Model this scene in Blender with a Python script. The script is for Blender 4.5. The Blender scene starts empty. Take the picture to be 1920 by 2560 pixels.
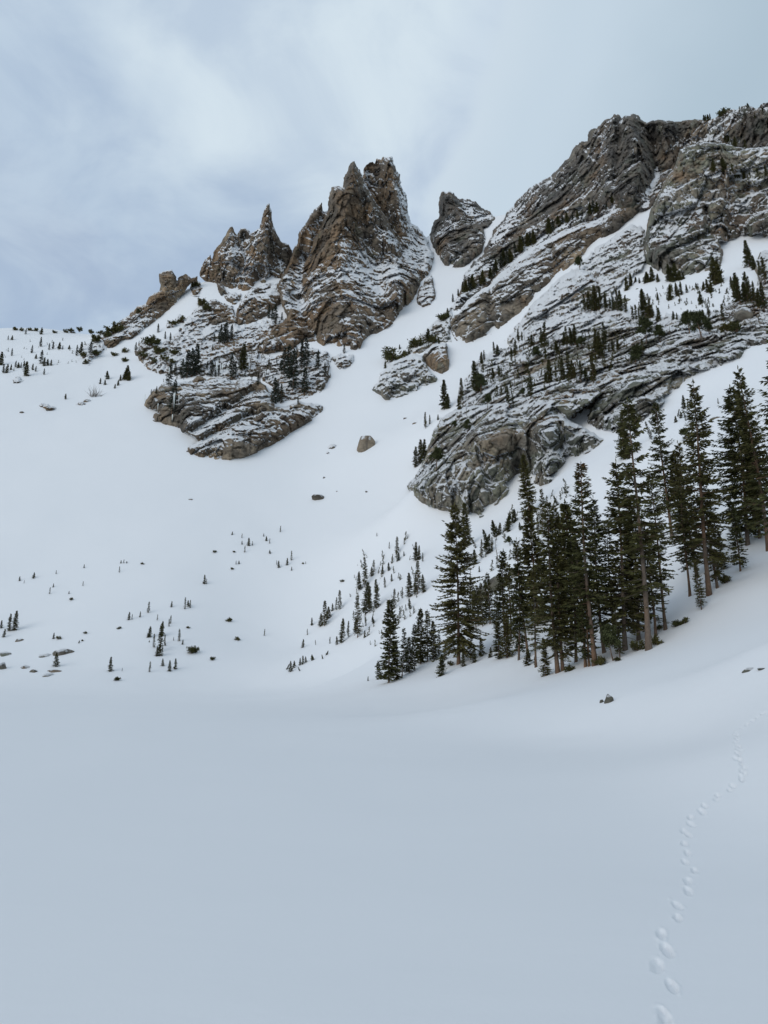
import bpy, math, random
import numpy as np
from mathutils import Vector
from mathutils.bvhtree import BVHTree

# ------------------------------------------------------------------ camera, sky, sun, exposure
SC = bpy.context.scene
COL = SC.collection
F_PX, CX, CY = 1707.0, 960.0, 1280.0            # focal length and centre in photograph pixels
PITCH = math.radians(13.8)
EYE = 3.3
cp, sp = math.cos(PITCH), math.sin(PITCH)

cam_d = bpy.data.cameras.new("camera")
cam = bpy.data.objects.new("camera", cam_d)
COL.objects.link(cam)
cam.location = (0, 0, EYE)
cam.rotation_euler = (math.pi / 2 + PITCH, 0, 0)
cam_d.sensor_fit = 'VERTICAL'
cam_d.sensor_height = 36.0
cam_d.lens = 36.0 * F_PX / 2560.0
cam_d.clip_start = 0.1
cam_d.clip_end = 20000
SC.camera = cam

SC.view_settings.view_transform = 'Standard'
SC.view_settings.look = 'None'
SC.view_settings.exposure = -0.03
SC.view_settings.gamma = 1.0
SC.view_settings.use_curve_mapping = False
SC.cycles.use_denoising = True
SC.cycles.max_bounces = 6
SC.cycles.diffuse_bounces = 4

SUN_EL, SUN_ROT = math.radians(23), math.radians(226)      # behind the camera, to its left
world = bpy.data.worlds.new("World")
SC.world = world
world.use_nodes = True
wn, wl = world.node_tree.nodes, world.node_tree.links
wn.clear()


def wnode(kind, **kw):
    n = wn.new(kind)
    for k, v in kw.items():
        if k in n.inputs:
            n.inputs[k].default_value = v
        else:
            setattr(n, k, v)
    return n


w_out = wnode('ShaderNodeOutputWorld')
w_bg = wnode('ShaderNodeBackground', Strength=0.1)
w_sky = wnode('ShaderNodeTexSky', sky_type='NISHITA', sun_disc=False, sun_elevation=SUN_EL, sun_rotation=SUN_ROT, air_density=1.0, dust_density=1.5)
w_tc = wnode('ShaderNodeTexCoord')
# cloud layer: project the view direction on a flat deck so that cloud shapes foreshorten towards the horizon
w_sep = wnode('ShaderNodeSeparateXYZ')
wl.new(w_tc.outputs['Generated'], w_sep.inputs[0])
w_zc = wnode('ShaderNodeMath', operation='MAXIMUM'); wl.new(w_sep.outputs[2], w_zc.inputs[0]); w_zc.inputs[1].default_value = 0.0
w_za = wnode('ShaderNodeMath', operation='ADD'); wl.new(w_zc.outputs[0], w_za.inputs[0]); w_za.inputs[1].default_value = 0.35
w_dv = wnode('ShaderNodeVectorMath', operation='DIVIDE')
wl.new(w_tc.outputs['Generated'], w_dv.inputs[0]); 
w_cmb = wnode('ShaderNodeCombineXYZ')
for i in range(3):
    wl.new(w_za.outputs[0], w_cmb.inputs[i])
wl.new(w_cmb.outputs[0], w_dv.inputs[1])


def wnoise(scale, detail, rough, dist, off):
    mp = wnode('ShaderNodeMapping'); mp.inputs['Location'].default_value = off
    wl.new(w_dv.outputs[0], mp.inputs['Vector'])
    n = wnode('ShaderNodeTexNoise', Scale=scale, Detail=detail, Roughness=rough, Distortion=dist)
    wl.new(mp.outputs[0], n.inputs['Vector'])
    return n


def wramp(src, stops):
    r = wnode('ShaderNodeValToRGB')
    r.color_ramp.interpolation = 'EASE'
    e = r.color_ramp.elements
    while len(e) < len(stops):
        e.new(0.5)
    for el, (p, c) in zip(e, stops):
        el.position = p
        el.color = (*c, 1)
    wl.new(src, r.inputs[0])
    return r


def wmix(fac, a, b):
    m = wnode('ShaderNodeMix', data_type='RGBA')
    if isinstance(fac, float):
        m.inputs[0].default_value = fac
    else:
        wl.new(fac, m.inputs[0])
    for s, i in ((a, 6), (b, 7)):
        if isinstance(s, tuple):
            m.inputs[i].default_value = (*s, 1)
        else:
            wl.new(s, m.inputs[i])
    return m.outputs[2]


n1 = wnoise(1.5, 5, 0.5, 0.35, (0.3, 5.2, 2.1))
veil = wramp(n1.outputs['Fac'], [(0.34, (5.0, 6.05, 7.5)), (0.48, (5.1, 6.3, 7.8)), (0.62, (6.7, 7.85, 8.9))])
n2 = wnoise(4.6, 6, 0.56, 0.5, (7.7, 2.2, 1.4))
veil2 = wramp(n2.outputs['Fac'], [(0.33, (0.84, 0.865, 0.915)), (0.66, (1.10, 1.085, 1.05))])
mul = wnode('ShaderNodeMix', data_type='RGBA', blend_type='MULTIPLY'); mul.inputs[0].default_value = 1.0
wl.new(veil.outputs[0], mul.inputs[6]); wl.new(veil2.outputs[0], mul.inputs[7])
# a lower bank of cloud over the right-hand side of the cirque, with a soft bulging edge
n3 = wnoise(3.0, 4, 0.5, 0.2, (1.3, 9.1, 3.3))
bank_dir = wnode('ShaderNodeVectorMath', operation='DOT_PRODUCT')
wl.new(w_tc.outputs['Generated'], bank_dir.inputs[0]); bank_dir.inputs[1].default_value = (0.90, 0.23, -0.37)
bk = wnode('ShaderNodeMath', operation='MULTIPLY_ADD'); wl.new(n3.outputs['Fac'], bk.inputs[0]); bk.inputs[1].default_value = 0.16
wl.new(bank_dir.outputs['Value'], bk.inputs[2])
bank_edge = wramp(bk.outputs[0], [(0.068, (0, 0, 0)), (0.092, (1, 1, 1))])
bank_col = wramp(bk.outputs[0], [(0.06, (6.8, 7.9, 8.85)), (0.15, (6.2, 7.4, 8.45)), (0.34, (4.75, 6.0, 7.0))])
BANK_NODES = (bank_dir, bk, bank_edge, bank_col)
shade = wramp(bk.outputs[0], [(0.0, (1, 1, 1)), (0.066, (0.92, 0.93, 0.96))])
mul2 = wnode('ShaderNodeMix', data_type='RGBA', blend_type='MULTIPLY'); mul2.inputs[0].default_value = 1.0
wl.new(mul.outputs[2], mul2.inputs[6]); wl.new(shade.outputs[0], mul2.inputs[7])
cloud = wmix(bank_edge.outputs[0], mul2.outputs[2], bank_col.outputs[0])
sky_mix = wmix(0.9, w_sky.outputs[0], cloud)
wl.new(sky_mix, w_bg.inputs['Color'])
wl.new(w_bg.outputs[0], w_out.inputs[0])

sun_d = bpy.data.lights.new("sun", 'SUN')
sun_d.energy = 1.2
sun_d.angle = math.radians(50)
sun_d.color = (1.0, 0.96, 0.90)
sun = bpy.data.objects.new("sun", sun_d)
COL.objects.link(sun)
sdir = Vector((math.sin(SUN_ROT) * math.cos(SUN_EL), math.cos(SUN_ROT) * math.cos(SUN_EL), math.sin(SUN_EL)))
sun.rotation_euler = sdir.to_track_quat('Z', 'Y').to_euler()
sun.location = sdir * 900

# ------------------------------------------------------------------ projection helpers
def pix(px, py, Y):
    """world points seen at photograph pixel (px, py), at world depth Y (metres along +Y)"""
    px, py, Y = np.asarray(px, float), np.asarray(py, float), np.asarray(Y, float)
    a = (px - CX) / F_PX
    b = (CY - py) / F_PX
    wy = cp - b * sp
    return np.stack([a * Y / wy, Y + 0 * a, EYE + (sp + b * cp) * Y / wy], -1)


def pdir(px, py):
    a = (px - CX) / F_PX
    b = (CY - py) / F_PX
    return Vector((a, cp - b * sp, sp + b * cp)).normalized()


# ------------------------------------------------------------------ noise
def hsh(ix, iy, iz, seed):
    with np.errstate(over='ignore'):
        h = ix.astype(np.uint32) * np.uint32(374761393) + iy.astype(np.uint32) * np.uint32(668265263) + iz.astype(np.uint32) * np.uint32(2147483647 - 58) + np.uint32(seed * 144665 + 1013)
        h ^= h >> np.uint32(13)
        h *= np.uint32(1274126177)
        h ^= h >> np.uint32(16)
        h *= np.uint32(2246822519)
        h ^= h >> np.uint32(13)
    return h


def vnoise(p, seed=0):
    ip = np.floor(p).astype(np.int64)
    f = (p - ip)
    f = f * f * f * (f * (f * 6 - 15) + 10)
    out = 0
    for dx in (0, 1):
        wx = f[..., 0] if dx else 1 - f[..., 0]
        for dy in (0, 1):
            wy = f[..., 1] if dy else 1 - f[..., 1]
            for dz in (0, 1):
                wz = f[..., 2] if dz else 1 - f[..., 2]
                out = out + wx * wy * wz * (hsh(ip[..., 0] + dx, ip[..., 1] + dy, ip[..., 2] + dz, seed) / 4294967295.0)
    return out * 2 - 1


def fbm(p, seed=0, octv=4, gain=0.5):
    a, s, tot = 1.0, 0, 0
    for o in range(octv):
        s = s + a * vnoise(p * (2.03 ** o) + o * 17.3, seed + o)
        tot += a
        a *= gain
    return s / tot


def voro(p, seed):
    p = p.astype(np.float32)
    ip = np.floor(p).astype(np.int32)
    fp = p - ip
    n = len(p)
    F1 = np.full(n, 9, np.float32); F2 = np.full(n, 9, np.float32)
    H = np.zeros(n, np.uint32); V = np.zeros((n, 3), np.float32)
    for dx in (-1, 0, 1):
        for dy in (-1, 0, 1):
            for dz in (-1, 0, 1):
                h = hsh(ip[:, 0] + dx, ip[:, 1] + dy, ip[:, 2] + dz, seed)
                vx = dx + (h & np.uint32(1023)).astype(np.float32) / 1023 - fp[:, 0]
                vy = dy + ((h >> np.uint32(10)) & np.uint32(1023)).astype(np.float32) / 1023 - fp[:, 1]
                vz = dz + ((h >> np.uint32(20)) & np.uint32(1023)).astype(np.float32) / 1023 - fp[:, 2]
                d = vx * vx + vy * vy + vz * vz
                c = d < F1
                F2 = np.where(c, F1, np.minimum(F2, d))
                F1 = np.where(c, d, F1)
                H = np.where(c, h, H)
                V[c, 0] = vx[c]; V[c, 1] = vy[c]; V[c, 2] = vz[c]
    return np.sqrt(F1), np.sqrt(F2), H, V


def facets(p, seed, tilt=0.9):
    """broken-block relief: every cell is a tilted plane at its own height"""
    F1, F2, H, V = voro(p, seed)
    r = hsh(H.astype(np.int64), H.astype(np.int64) * 0 + 3, H.astype(np.int64) * 0 + 7, seed + 50)
    k = [((r >> np.uint32(s)) & np.uint32(255)).astype(np.float32) / 127.5 - 1 for s in (0, 8, 16, 24)]
    return k[3] * 0.5 - tilt * (k[0] * V[:, 0] + k[1] * V[:, 1] + k[2] * V[:, 2]), F2 - F1, ((H >> np.uint32(5)) & np.uint32(255)).astype(np.float32) / 127.5 - 1


def tps_fit(pts, val, reg=1e-3):
    pts = np.asarray(pts, float); val = np.asarray(val, float)
    n = len(pts)
    d = np.sqrt(((pts[:, None] - pts[None]) ** 2).sum(-1))
    K = np.where(d > 0, d * d * np.log(d + 1e-12), 0) + reg * np.eye(n)
    Pm = np.hstack([np.ones((n, 1)), pts])
    A = np.zeros((n + 3, n + 3)); A[:n, :n] = K; A[:n, n:] = Pm; A[n:, :n] = Pm.T
    sol = np.linalg.solve(A, np.concatenate([val, np.zeros(3)]))
    return pts, sol


def tps_eval(m, q):
    pts, sol = m
    q = np.asarray(q, float)
    out = np.empty(len(q))
    for i in range(0, len(q), 40000):
        c = q[i:i + 40000]
        d2 = ((c[:, None] - pts[None]) ** 2).sum(-1)
        out[i:i + 40000] = (0.5 * d2 * np.log(d2 + 1e-20)) @ sol[:-3] + sol[-3] + c @ sol[-2:]
    return out


# ------------------------------------------------------------------ materials
def mat_new(name):
    m = bpy.data.materials.new(name)
    m.use_nodes = True
    nt = m.node_tree
    b = nt.nodes['Principled BSDF']
    return m, nt, b


def N(nt, kind, **kw):
    n = nt.nodes.new(kind)
    for k, v in kw.items():
        if k in n.inputs:
            n.inputs[k].default_value = v
        else:
            setattr(n, k, v)
    return n


def ramp(nt, src, stops, interp='LINEAR'):
    r = nt.nodes.new('ShaderNodeValToRGB')
    r.color_ramp.interpolation = interp
    e = r.color_ramp.elements
    while len(e) < len(stops):
        e.new(0.5)
    for el, (p, c) in zip(e, stops):
        el.position = p
        el.color = (*c, 1) if isinstance(c, tuple) else (c, c, c, 1)
    nt.links.new(src, r.inputs[0])
    return r.outputs[0]


def mixc(nt, fac, a, b, mode='MIX'):
    m = nt.nodes.new('ShaderNodeMix'); m.data_type = 'RGBA'; m.blend_type = mode
    for s, i in ((fac, 0), (a, 6), (b, 7)):
        if isinstance(s, (int, float)):
            m.inputs[i].default_value = s
        elif isinstance(s, tuple):
            m.inputs[i].default_value = (*s, 1)
        else:
            nt.links.new(s, m.inputs[i])
    return m.outputs[2]


def noise(nt, vec, scale, detail=4, rough=0.55, stretch=None, rot=None, off=(0, 0, 0)):
    mp = nt.nodes.new('ShaderNodeMapping')
    mp.inputs['Location'].default_value = off
    if stretch: mp.inputs['Scale'].default_value = stretch
    if rot: mp.inputs['Rotation'].default_value = rot
    nt.links.new(vec, mp.inputs['Vector'])
    n = N(nt, 'ShaderNodeTexNoise', Scale=scale, Detail=detail, Roughness=rough)
    nt.links.new(mp.outputs[0], n.inputs['Vector'])
    return n.outputs['Fac']


SNOW_COL = (0.735, 0.75, 0.765)


def snow_material():
    m, nt, b = mat_new("snow")
    geo = N(nt, 'ShaderNodeNewGeometry')
    v = geo.outputs['Position']
    c = mixc(nt, noise(nt, v, 0.02, 3), (0.725, 0.742, 0.76), (0.748, 0.762, 0.775))
    nt.links.new(c, b.inputs['Base Color'])
    b.inputs['Roughness'].default_value = 0.65
    b.inputs['Specular IOR Level'].default_value = 0.25
    n1 = noise(nt, v, 1.1, 4, 0.5, stretch=(0.35, 1.0, 1.0), rot=(0, 0, 0.35))
    n2 = noise(nt, v, 14.0, 3, 0.6)
    mx = N(nt, 'ShaderNodeMath', operation='MULTIPLY_ADD'); nt.links.new(n2, mx.inputs[0]); mx.inputs[1].default_value = 0.12; nt.links.new(n1, mx.inputs[2])
    bu = N(nt, 'ShaderNodeBump', Strength=0.18, Distance=0.08)
    nt.links.new(mx.outputs[0], bu.inputs['Height'])
    nt.links.new(bu.outputs[0], b.inputs['Normal'])
    return m


def rock_material(name, dark, mid, warm, pale, lichen, warm_amt, lichen_amt, wet_amt, theta, pale_amt=0.0):
    m, nt, b = mat_new(name)
    geo = N(nt, 'ShaderNodeNewGeometry')
    v = geo.outputs['Position']
    big = noise(nt, v, 0.022, 5, 0.6)
    med = noise(nt, v, 0.11, 6, 0.65, stretch=(0.55, 1, 1.2), rot=(0, theta, 0), off=(5, 3, 1))
    fine = noise(nt, v, 0.5, 8, 0.76, stretch=(0.7, 1, 1.2), rot=(0, theta, 0))
    streak = noise(nt, v, 0.16, 4, 0.6, stretch=(1.0, 1.0, 0.10), off=(9, 1, 4))
    c = ramp(nt, med, [(0.32, dark), (0.52, mid), (0.72, tuple(x * 1.18 for x in mid))])
    wf = ramp(nt, big, [(0.56 - warm_amt * 0.12, 0.0), (0.66 - warm_amt * 0.08, 0.85)])
    c = mixc(nt, wf, c, mixc(nt, med, warm, tuple(x * 0.62 for x in warm)))
    pf = ramp(nt, noise(nt, v, 0.034, 4, 0.6, stretch=(0.6, 1, 1), rot=(0, theta, 0), off=(31, 7, 2)), [(0.60 - pale_amt * 0.1, 0.0), (0.70 - pale_amt * 0.1, 0.8)])
    c = mixc(nt, pf, c, pale)
    lf = ramp(nt, noise(nt, v, 0.07, 5, 0.62, off=(3, 19, 8)), [(0.60 - lichen_amt * 0.25, 0.0), (0.72 - lichen_amt * 0.25, 0.8)])
    c = mixc(nt, lf, c, lichen)
    wetf = ramp(nt, streak, [(0.60, 0.0), (0.70, wet_amt)])
    c = mixc(nt, wetf, c, (0.028, 0.028, 0.031))
    c = mixc(nt, 0.9, c, ramp(nt, fine, [(0.30, 0.30), (0.45, 0.74), (0.56, 0.95), (0.74, 1.35)]), 'MULTIPLY')
    ton = N(nt, 'ShaderNodeAttribute', attribute_name='tone')
    c = mixc(nt, 1.0, c, ramp(nt, ton.outputs['Fac'], [(0.0, (0.68, 0.69, 0.72)), (0.5, (1.0, 1.0, 1.0)), (1.0, (1.38, 1.30, 1.20))]), 'MULTIPLY')
    att = N(nt, 'ShaderNodeAttribute', attribute_name='crack')
    c = mixc(nt, att.outputs['Fac'], c, (0.03, 0.028, 0.027))
    sa = N(nt, 'ShaderNodeAttribute', attribute_name='snow')
    sn = noise(nt, v, 0.42, 8, 0.74)
    ad = N(nt, 'ShaderNodeMath', operation='MULTIPLY_ADD'); nt.links.new(sn, ad.inputs[0]); ad.inputs[1].default_value = 0.85; nt.links.new(sa.outputs['Fac'], ad.inputs[2])
    sf = ramp(nt, ad.outputs[0], [(0.875, 0.0), (0.945, 1.0)])
    c = mixc(nt, sf, c, SNOW_COL)
    nt.links.new(c, b.inputs['Base Color'])
    b.inputs['Roughness'].default_value = 0.85
    b.inputs['Specular IOR Level'].default_value = 0.2
    hh = N(nt, 'ShaderNodeMath', operation='MULTIPLY_ADD'); nt.links.new(sf, hh.inputs[0]); hh.inputs[1].default_value = 0.35; nt.links.new(fine, hh.inputs[2])
    bu = N(nt, 'ShaderNodeBump', Strength=0.9, Distance=1.6)
    nt.links.new(hh.outputs[0], bu.inputs['Height'])
    nt.links.new(bu.outputs[0], b.inputs['Normal'])
    return m


M_SNOW = snow_material()
M_BROWN = rock_material("rock_brown", (0.080, 0.068, 0.057), (0.180, 0.151, 0.118), (0.275, 0.190, 0.118), (0.34, 0.28, 0.205), (0.155, 0.148, 0.098), 0.9, 0.1, 0.35, 0.1)
M_GREY = rock_material("rock_grey", (0.076, 0.071, 0.065), (0.155, 0.142, 0.125), (0.25, 0.185, 0.13), (0.30, 0.265, 0.215), (0.13, 0.14, 0.115), 0.4, 0.25, 0.35, -0.5)
M_GREEN = rock_material("rock_lichen", (0.125, 0.118, 0.102), (0.26, 0.238, 0.198), (0.32, 0.235, 0.165), (0.37, 0.33, 0.27), (0.215, 0.23, 0.18), 0.45, 0.55, 0.45, -0.5)
M_FLANK = rock_material("rock_banded", (0.068, 0.061, 0.053), (0.185, 0.160, 0.126), (0.28, 0.205, 0.135), (0.36, 0.30, 0.225), (0.14, 0.145, 0.11), 0.85, 0.10, 0.85, -0.5, 0.8)


def needle_material(name, a, b_, frost=0.0):
    m, nt, b = mat_new(name)
    oi = N(nt, 'ShaderNodeObjectInfo')
    geo = N(nt, 'ShaderNodeNewGeometry')
    c = mixc(nt, oi.outputs['Random'], a, b_)
    c = mixc(nt, 0.9, c, ramp(nt, noise(nt, geo.outputs['Position'], 1.3, 3, 0.6), [(0.3, 0.55), (0.7, 1.45)]), 'MULTIPLY')
    if frost > 0:
        sepn = N(nt, 'ShaderNodeSeparateXYZ'); nt.links.new(geo.outputs['Normal'], sepn.inputs[0])
        ab = N(nt, 'ShaderNodeMath', operation='ABSOLUTE'); nt.links.new(sepn.outputs[2], ab.inputs[0])
        nn = noise(nt, geo.outputs['Position'], 0.9, 3, 0.6)
        mu = N(nt, 'ShaderNodeMath', operation='MULTIPLY'); nt.links.new(ab.outputs[0], mu.inputs[0]); nt.links.new(nn, mu.inputs[1])
        ff = ramp(nt, mu.outputs[0], [(0.56 - frost * 0.15, 0.0), (0.62 - frost * 0.15, 1.0)])
        c = mixc(nt, ff, c, (0.72, 0.75, 0.78))
    nt.links.new(c, b.inputs['Base Color'])
    b.inputs['Roughness'].default_value = 0.75
    b.inputs['Specular IOR Level'].default_value = 0.15
    return m


M_NEEDLE = needle_material("needles", (0.088, 0.080, 0.028), (0.058, 0.062, 0.024))
M_NEEDLE_F = needle_material("needles_frosted", (0.035, 0.042, 0.024), (0.030, 0.040, 0.026), 0.05)
M_PINE = needle_material("pine_needles", (0.060, 0.068, 0.028), (0.050, 0.058, 0.026))
M_RUST = needle_material("rusty_needles", (0.115, 0.062, 0.026), (0.085, 0.056, 0.026))


def bark_material(name, a, b_, g):
    m, nt, b = mat_new(name)
    geo = N(nt, 'ShaderNodeNewGeometry')
    v = geo.outputs['Position']
    c = mixc(nt, ramp(nt, noise(nt, v, 2.2, 4, 0.6, stretch=(1, 1, 0.3)), [(0.38, 0.0), (0.62, 1.0)]), a, b_)
    c = mixc(nt, ramp(nt, noise(nt, v, 0.22, 2, 0.5, off=(4, 4, 4)), [(0.45, 0.0), (0.62, 0.85)]), c, g)
    c = mixc(nt, 1.0, c, ramp(nt, noise(nt, v, 16.0, 3, 0.7, stretch=(1, 1, 0.25)), [(0.3, 0.6), (0.7, 1.3)]), 'MULTIPLY')
    nt.links.new(c, b.inputs['Base Color'])
    b.inputs['Roughness'].default_value = 0.9
    return m


M_BARK = bark_material("bark", (0.15, 0.088, 0.050), (0.085, 0.052, 0.033), (0.115, 0.094, 0.076))
M_DEAD = bark_material("dead_wood", (0.17, 0.145, 0.12), (0.11, 0.09, 0.07), (0.20, 0.18, 0.16))
m_, nt_, b_ = mat_new("ice")
b_.inputs['Base Color'].default_value = (0.72, 0.76, 0.74, 1)
b_.inputs['Roughness'].default_value = 0.25
M_ICE = m_


def make_mesh(name, verts, faces, mats, smooth=False, attrs=None, mat_idx=None):
    verts = np.asarray(verts, np.float32)
    faces = np.asarray(faces, np.int32)
    me = bpy.data.meshes.new(name)
    k = faces.shape[1]
    me.vertices.add(len(verts)); me.vertices.foreach_set('co', verts.ravel())
    me.loops.add(faces.size); me.loops.foreach_set('vertex_index', faces.ravel())
    me.polygons.add(len(faces))
    me.polygons.foreach_set('loop_start', np.arange(0, faces.size, k, dtype=np.int32))
    try:
        me.polygons.foreach_set('loop_total', np.full(len(faces), k, np.int32))
    except Exception:
        pass
    if smooth:
        me.polygons.foreach_set('use_smooth', np.ones(len(faces), bool))
    for m in mats:
        me.materials.append(m)
    if mat_idx is not None:
        me.polygons.foreach_set('material_index', np.asarray(mat_idx, np.int32))
    me.update(calc_edges=True)
    for an, av in (attrs or {}).items():
        at = me.attributes.new(an, 'FLOAT', 'POINT')
        at.data.foreach_set('value', np.asarray(av, np.float32))
    return me


def link(name, me, parent=None, label=None, cat=None, group=None, kind=None):
    o = bpy.data.objects.new(name, me)
    COL.objects.link(o)
    if parent is not None: o.parent = parent
    if label: o['label'] = label
    if cat: o['category'] = cat
    if group: o['group'] = group
    if kind: o['kind'] = kind
    return o


# ------------------------------------------------------------------ the ground: frozen lake, shore bank, snow bowl, couloir, right-hand slopes
G = []                                             # (photo x, photo y, depth) of points on the snow


def g(px, *rows):
    for py, Y in rows:
        G.append((px, py, Y))


for px in (-500, 0, 480, 800):
    g(px, (1600, 185), (1450, 225), (1300, 268), (1150, 325))
g(-500, (1000, 410), (860, 560)); g(0, (1000, 412), (880, 520), (822, 600)); g(130, (905, 490), (822, 600)); g(250, (950, 460), (835, 600))
g(360, (1000, 405)); g(480, (1000, 400), (850, 510)); g(400, (850, 515), (780, 560)); g(480, (720, 575))
g(620, (900, 460), (780, 530), (700, 575)); g(740, (900, 445), (650, 600)); g(860, (1000, 385), (880, 440))
g(940, (1000, 372), (900, 425)); g(1040, (800, 470)); g(1110, (700, 540)); g(1085, (640, 600), (585, 660)); g(1000, (1050, 345)); g(915, (1110, 320))
g(1235, (560, 670)); g(1040, (1180, 275)); g(1000, (1250, 255)); g(1000, (1350, 215)); g(1000, (1450, 180))
g(1240, (850, 400)); g(1400, (760, 390)); g(1560, (680, 375)); g(1750, (720, 300)); g(1900, (690, 270)); g(2300, (700, 250))
g(1140, (780, 450)); g(1240, (660, 520)); g(1400, (560, 500)); g(1540, (500, 480)); g(1640, (440, 470)); g(1850, (480, 400))
g(1300, (950, 300)); g(1500, (900, 270)); g(1700, (850, 243)); g(1900, (870, 192)); g(2300, (870, 170))
g(1750, (1000, 170)); g(1600, (1100, 152)); g(1900, (1050, 132)); g(2300, (1050, 110))
g(1030, (1230, 232)); g(1250, (1290, 195), (1010, 255)); g(1500, (1120, 180)); g(1400, (1190, 180)); g(1120, (1010, 315)); 
g(1300, (1400, 140)); g(1100, (1450, 152)); g(1200, (1600, 95)); g(1000, (1600, 122)); g(900, (1680, 132)); g(1500, (1500, 84)); g(1700, (1350, 84)); g(1900, (1250, 86)); g(2300, (1250, 70))
g(970, (1706, 92)); g(1145, (1688, 79)); g(1280, (1688, 71)); g(1487, (1655, 60)); g(1630, (1612, 58)); g(1770, (1478, 64)); g(1910, (1375, 70)); g(2300, (1330, 60))
g(1200, (1760, 50)); g(1520, (1756, 38)); g(1800, (1650, 38)); g(1920, (1600, 34), (1750, 26), (1850, 21)); g(1700, (1850, 27)); g(1440, (1850, 34)); g(2300, (1700, 22))
gp = np.array(G, float)
Wp = pix(gp[:, 0], gp[:, 1], gp[:, 2])
rr = np.hypot(Wp[:, 0], Wp[:, 1])
TP = list(zip(np.arctan2(Wp[:, 0], Wp[:, 1]), np.log(rr)))
TV = list(Wp[:, 2] / rr)
for azd in (-45, -25, -12, 0):                                   # the frozen lake
    for r in (4, 8, 16, 32, 60, 95, 125):
        if azd == 0 and r > 70: continue
        TP.append((math.radians(azd), math.log(r))); TV.append(-0.015)
for azd in (12, 22, 35, 50):
    for r in (4, 8, 14):
        TP.append((math.radians(azd), math.log(r))); TV.append(-0.010)
for azd in (-45, -35, -28, -22, -16, -8, 0, 6, 12):              # the far side of the ridge falls away
    TP.append((math.radians(azd), math.log(850))); TV.append(0.36)
for azd in (18, 24, 30, 38, 48):
    TP.append((math.radians(azd), math.log(800))); TV.append(0.50)
TPS = tps_fit(TP, TV, 2e-4)


def ground_z(x, y):
    r = np.hypot(x, y)
    az = np.arctan2(x, y)
    aa = np.clip(az, -0.85, 0.85)
    q = tps_eval(TPS, np.stack([aa, np.log(np.maximum(r, 3.0))], -1))
    lr = np.log(np.maximum(r, 3))
    q = np.where(r > 850, q * np.exp(-np.maximum(lr - math.log(850), 0) * 3.0), q)
    fade = np.clip((math.pi * 0.62 - np.abs(az)) / 0.75, 0, 1)
    fade = fade * fade * (3 - 2 * fade)
    q = q * fade + (1 - fade) * -0.01
    zq = q * r
    s = np.clip(0.035 * r, 0.08, 2.5)
    z = 0.5 * (zq + np.sqrt(zq * zq + s * s)) - 0.12 * s
    p = np.stack([x, y, np.zeros_like(x)], -1)
    amp = np.clip((r - 20) / 200, 0, 1)
    z = z + amp * (1.1 * fbm(p / 55.0, 11, 3) + 0.25 * fbm(p / 14.0, 21, 2)) + 0.016 * fbm(p * np.array([0.4, 0.6, 1]) / 1.6, 31, 3) * np.clip(r / 12, 0.4, 1.2) + 0.07 * fbm(p / 7.0 + 3.3, 41, 2) * np.clip(r / 10, 0.3, 1.0)
    return z


FOOT = [(665, 2215), (650, 2150), (700, 1970), (612, 1860), (670, 1750), (635, 1655), (738, 1550), (735, 1470), (805, 1380), (803, 1320), (843, 1250), (785, 1195), (800, 1140), (780, 1080), (805, 1025), (778, 998), (820, 955), (820, 920), (890, 880), (905, 845), (980, 800), (990, 778), (1068, 742), (1085, 715), (1143, 680), (1140, 665), (1160, 640), (1140, 620), (1155, 600), (1140, 580), (1135, 555), (1108, 545), (1128, 525), (1118, 512), (1135, 493), (1118, 485), (1130, 470), (1112, 462), (1105, 440), (1120, 425), (1108, 415), (1118, 402), (1100, 393), (1108, 380), (1143, 355), (1172, 335), (1180, 325), (1213, 305), (1243, 290), (1270, 268), (1290, 258)]


def foot_xy():
    out = []
    for fx, fy in FOOT:
        px, py = fx / 2.513 + 1400, fy / 2.513 + 1680
        Ys = np.geomspace(5, 60, 600)
        P = pix(np.full(600, px), np.full(600, py), Ys)
        below = P[:, 2] < ground_z(P[:, 0], P[:, 1])
        k = int(np.argmax(below)) if below.any() else 599
        out.append((P[k, 0], P[k, 1], math.hypot(P[k, 0], P[k, 1])))
    return out


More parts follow.
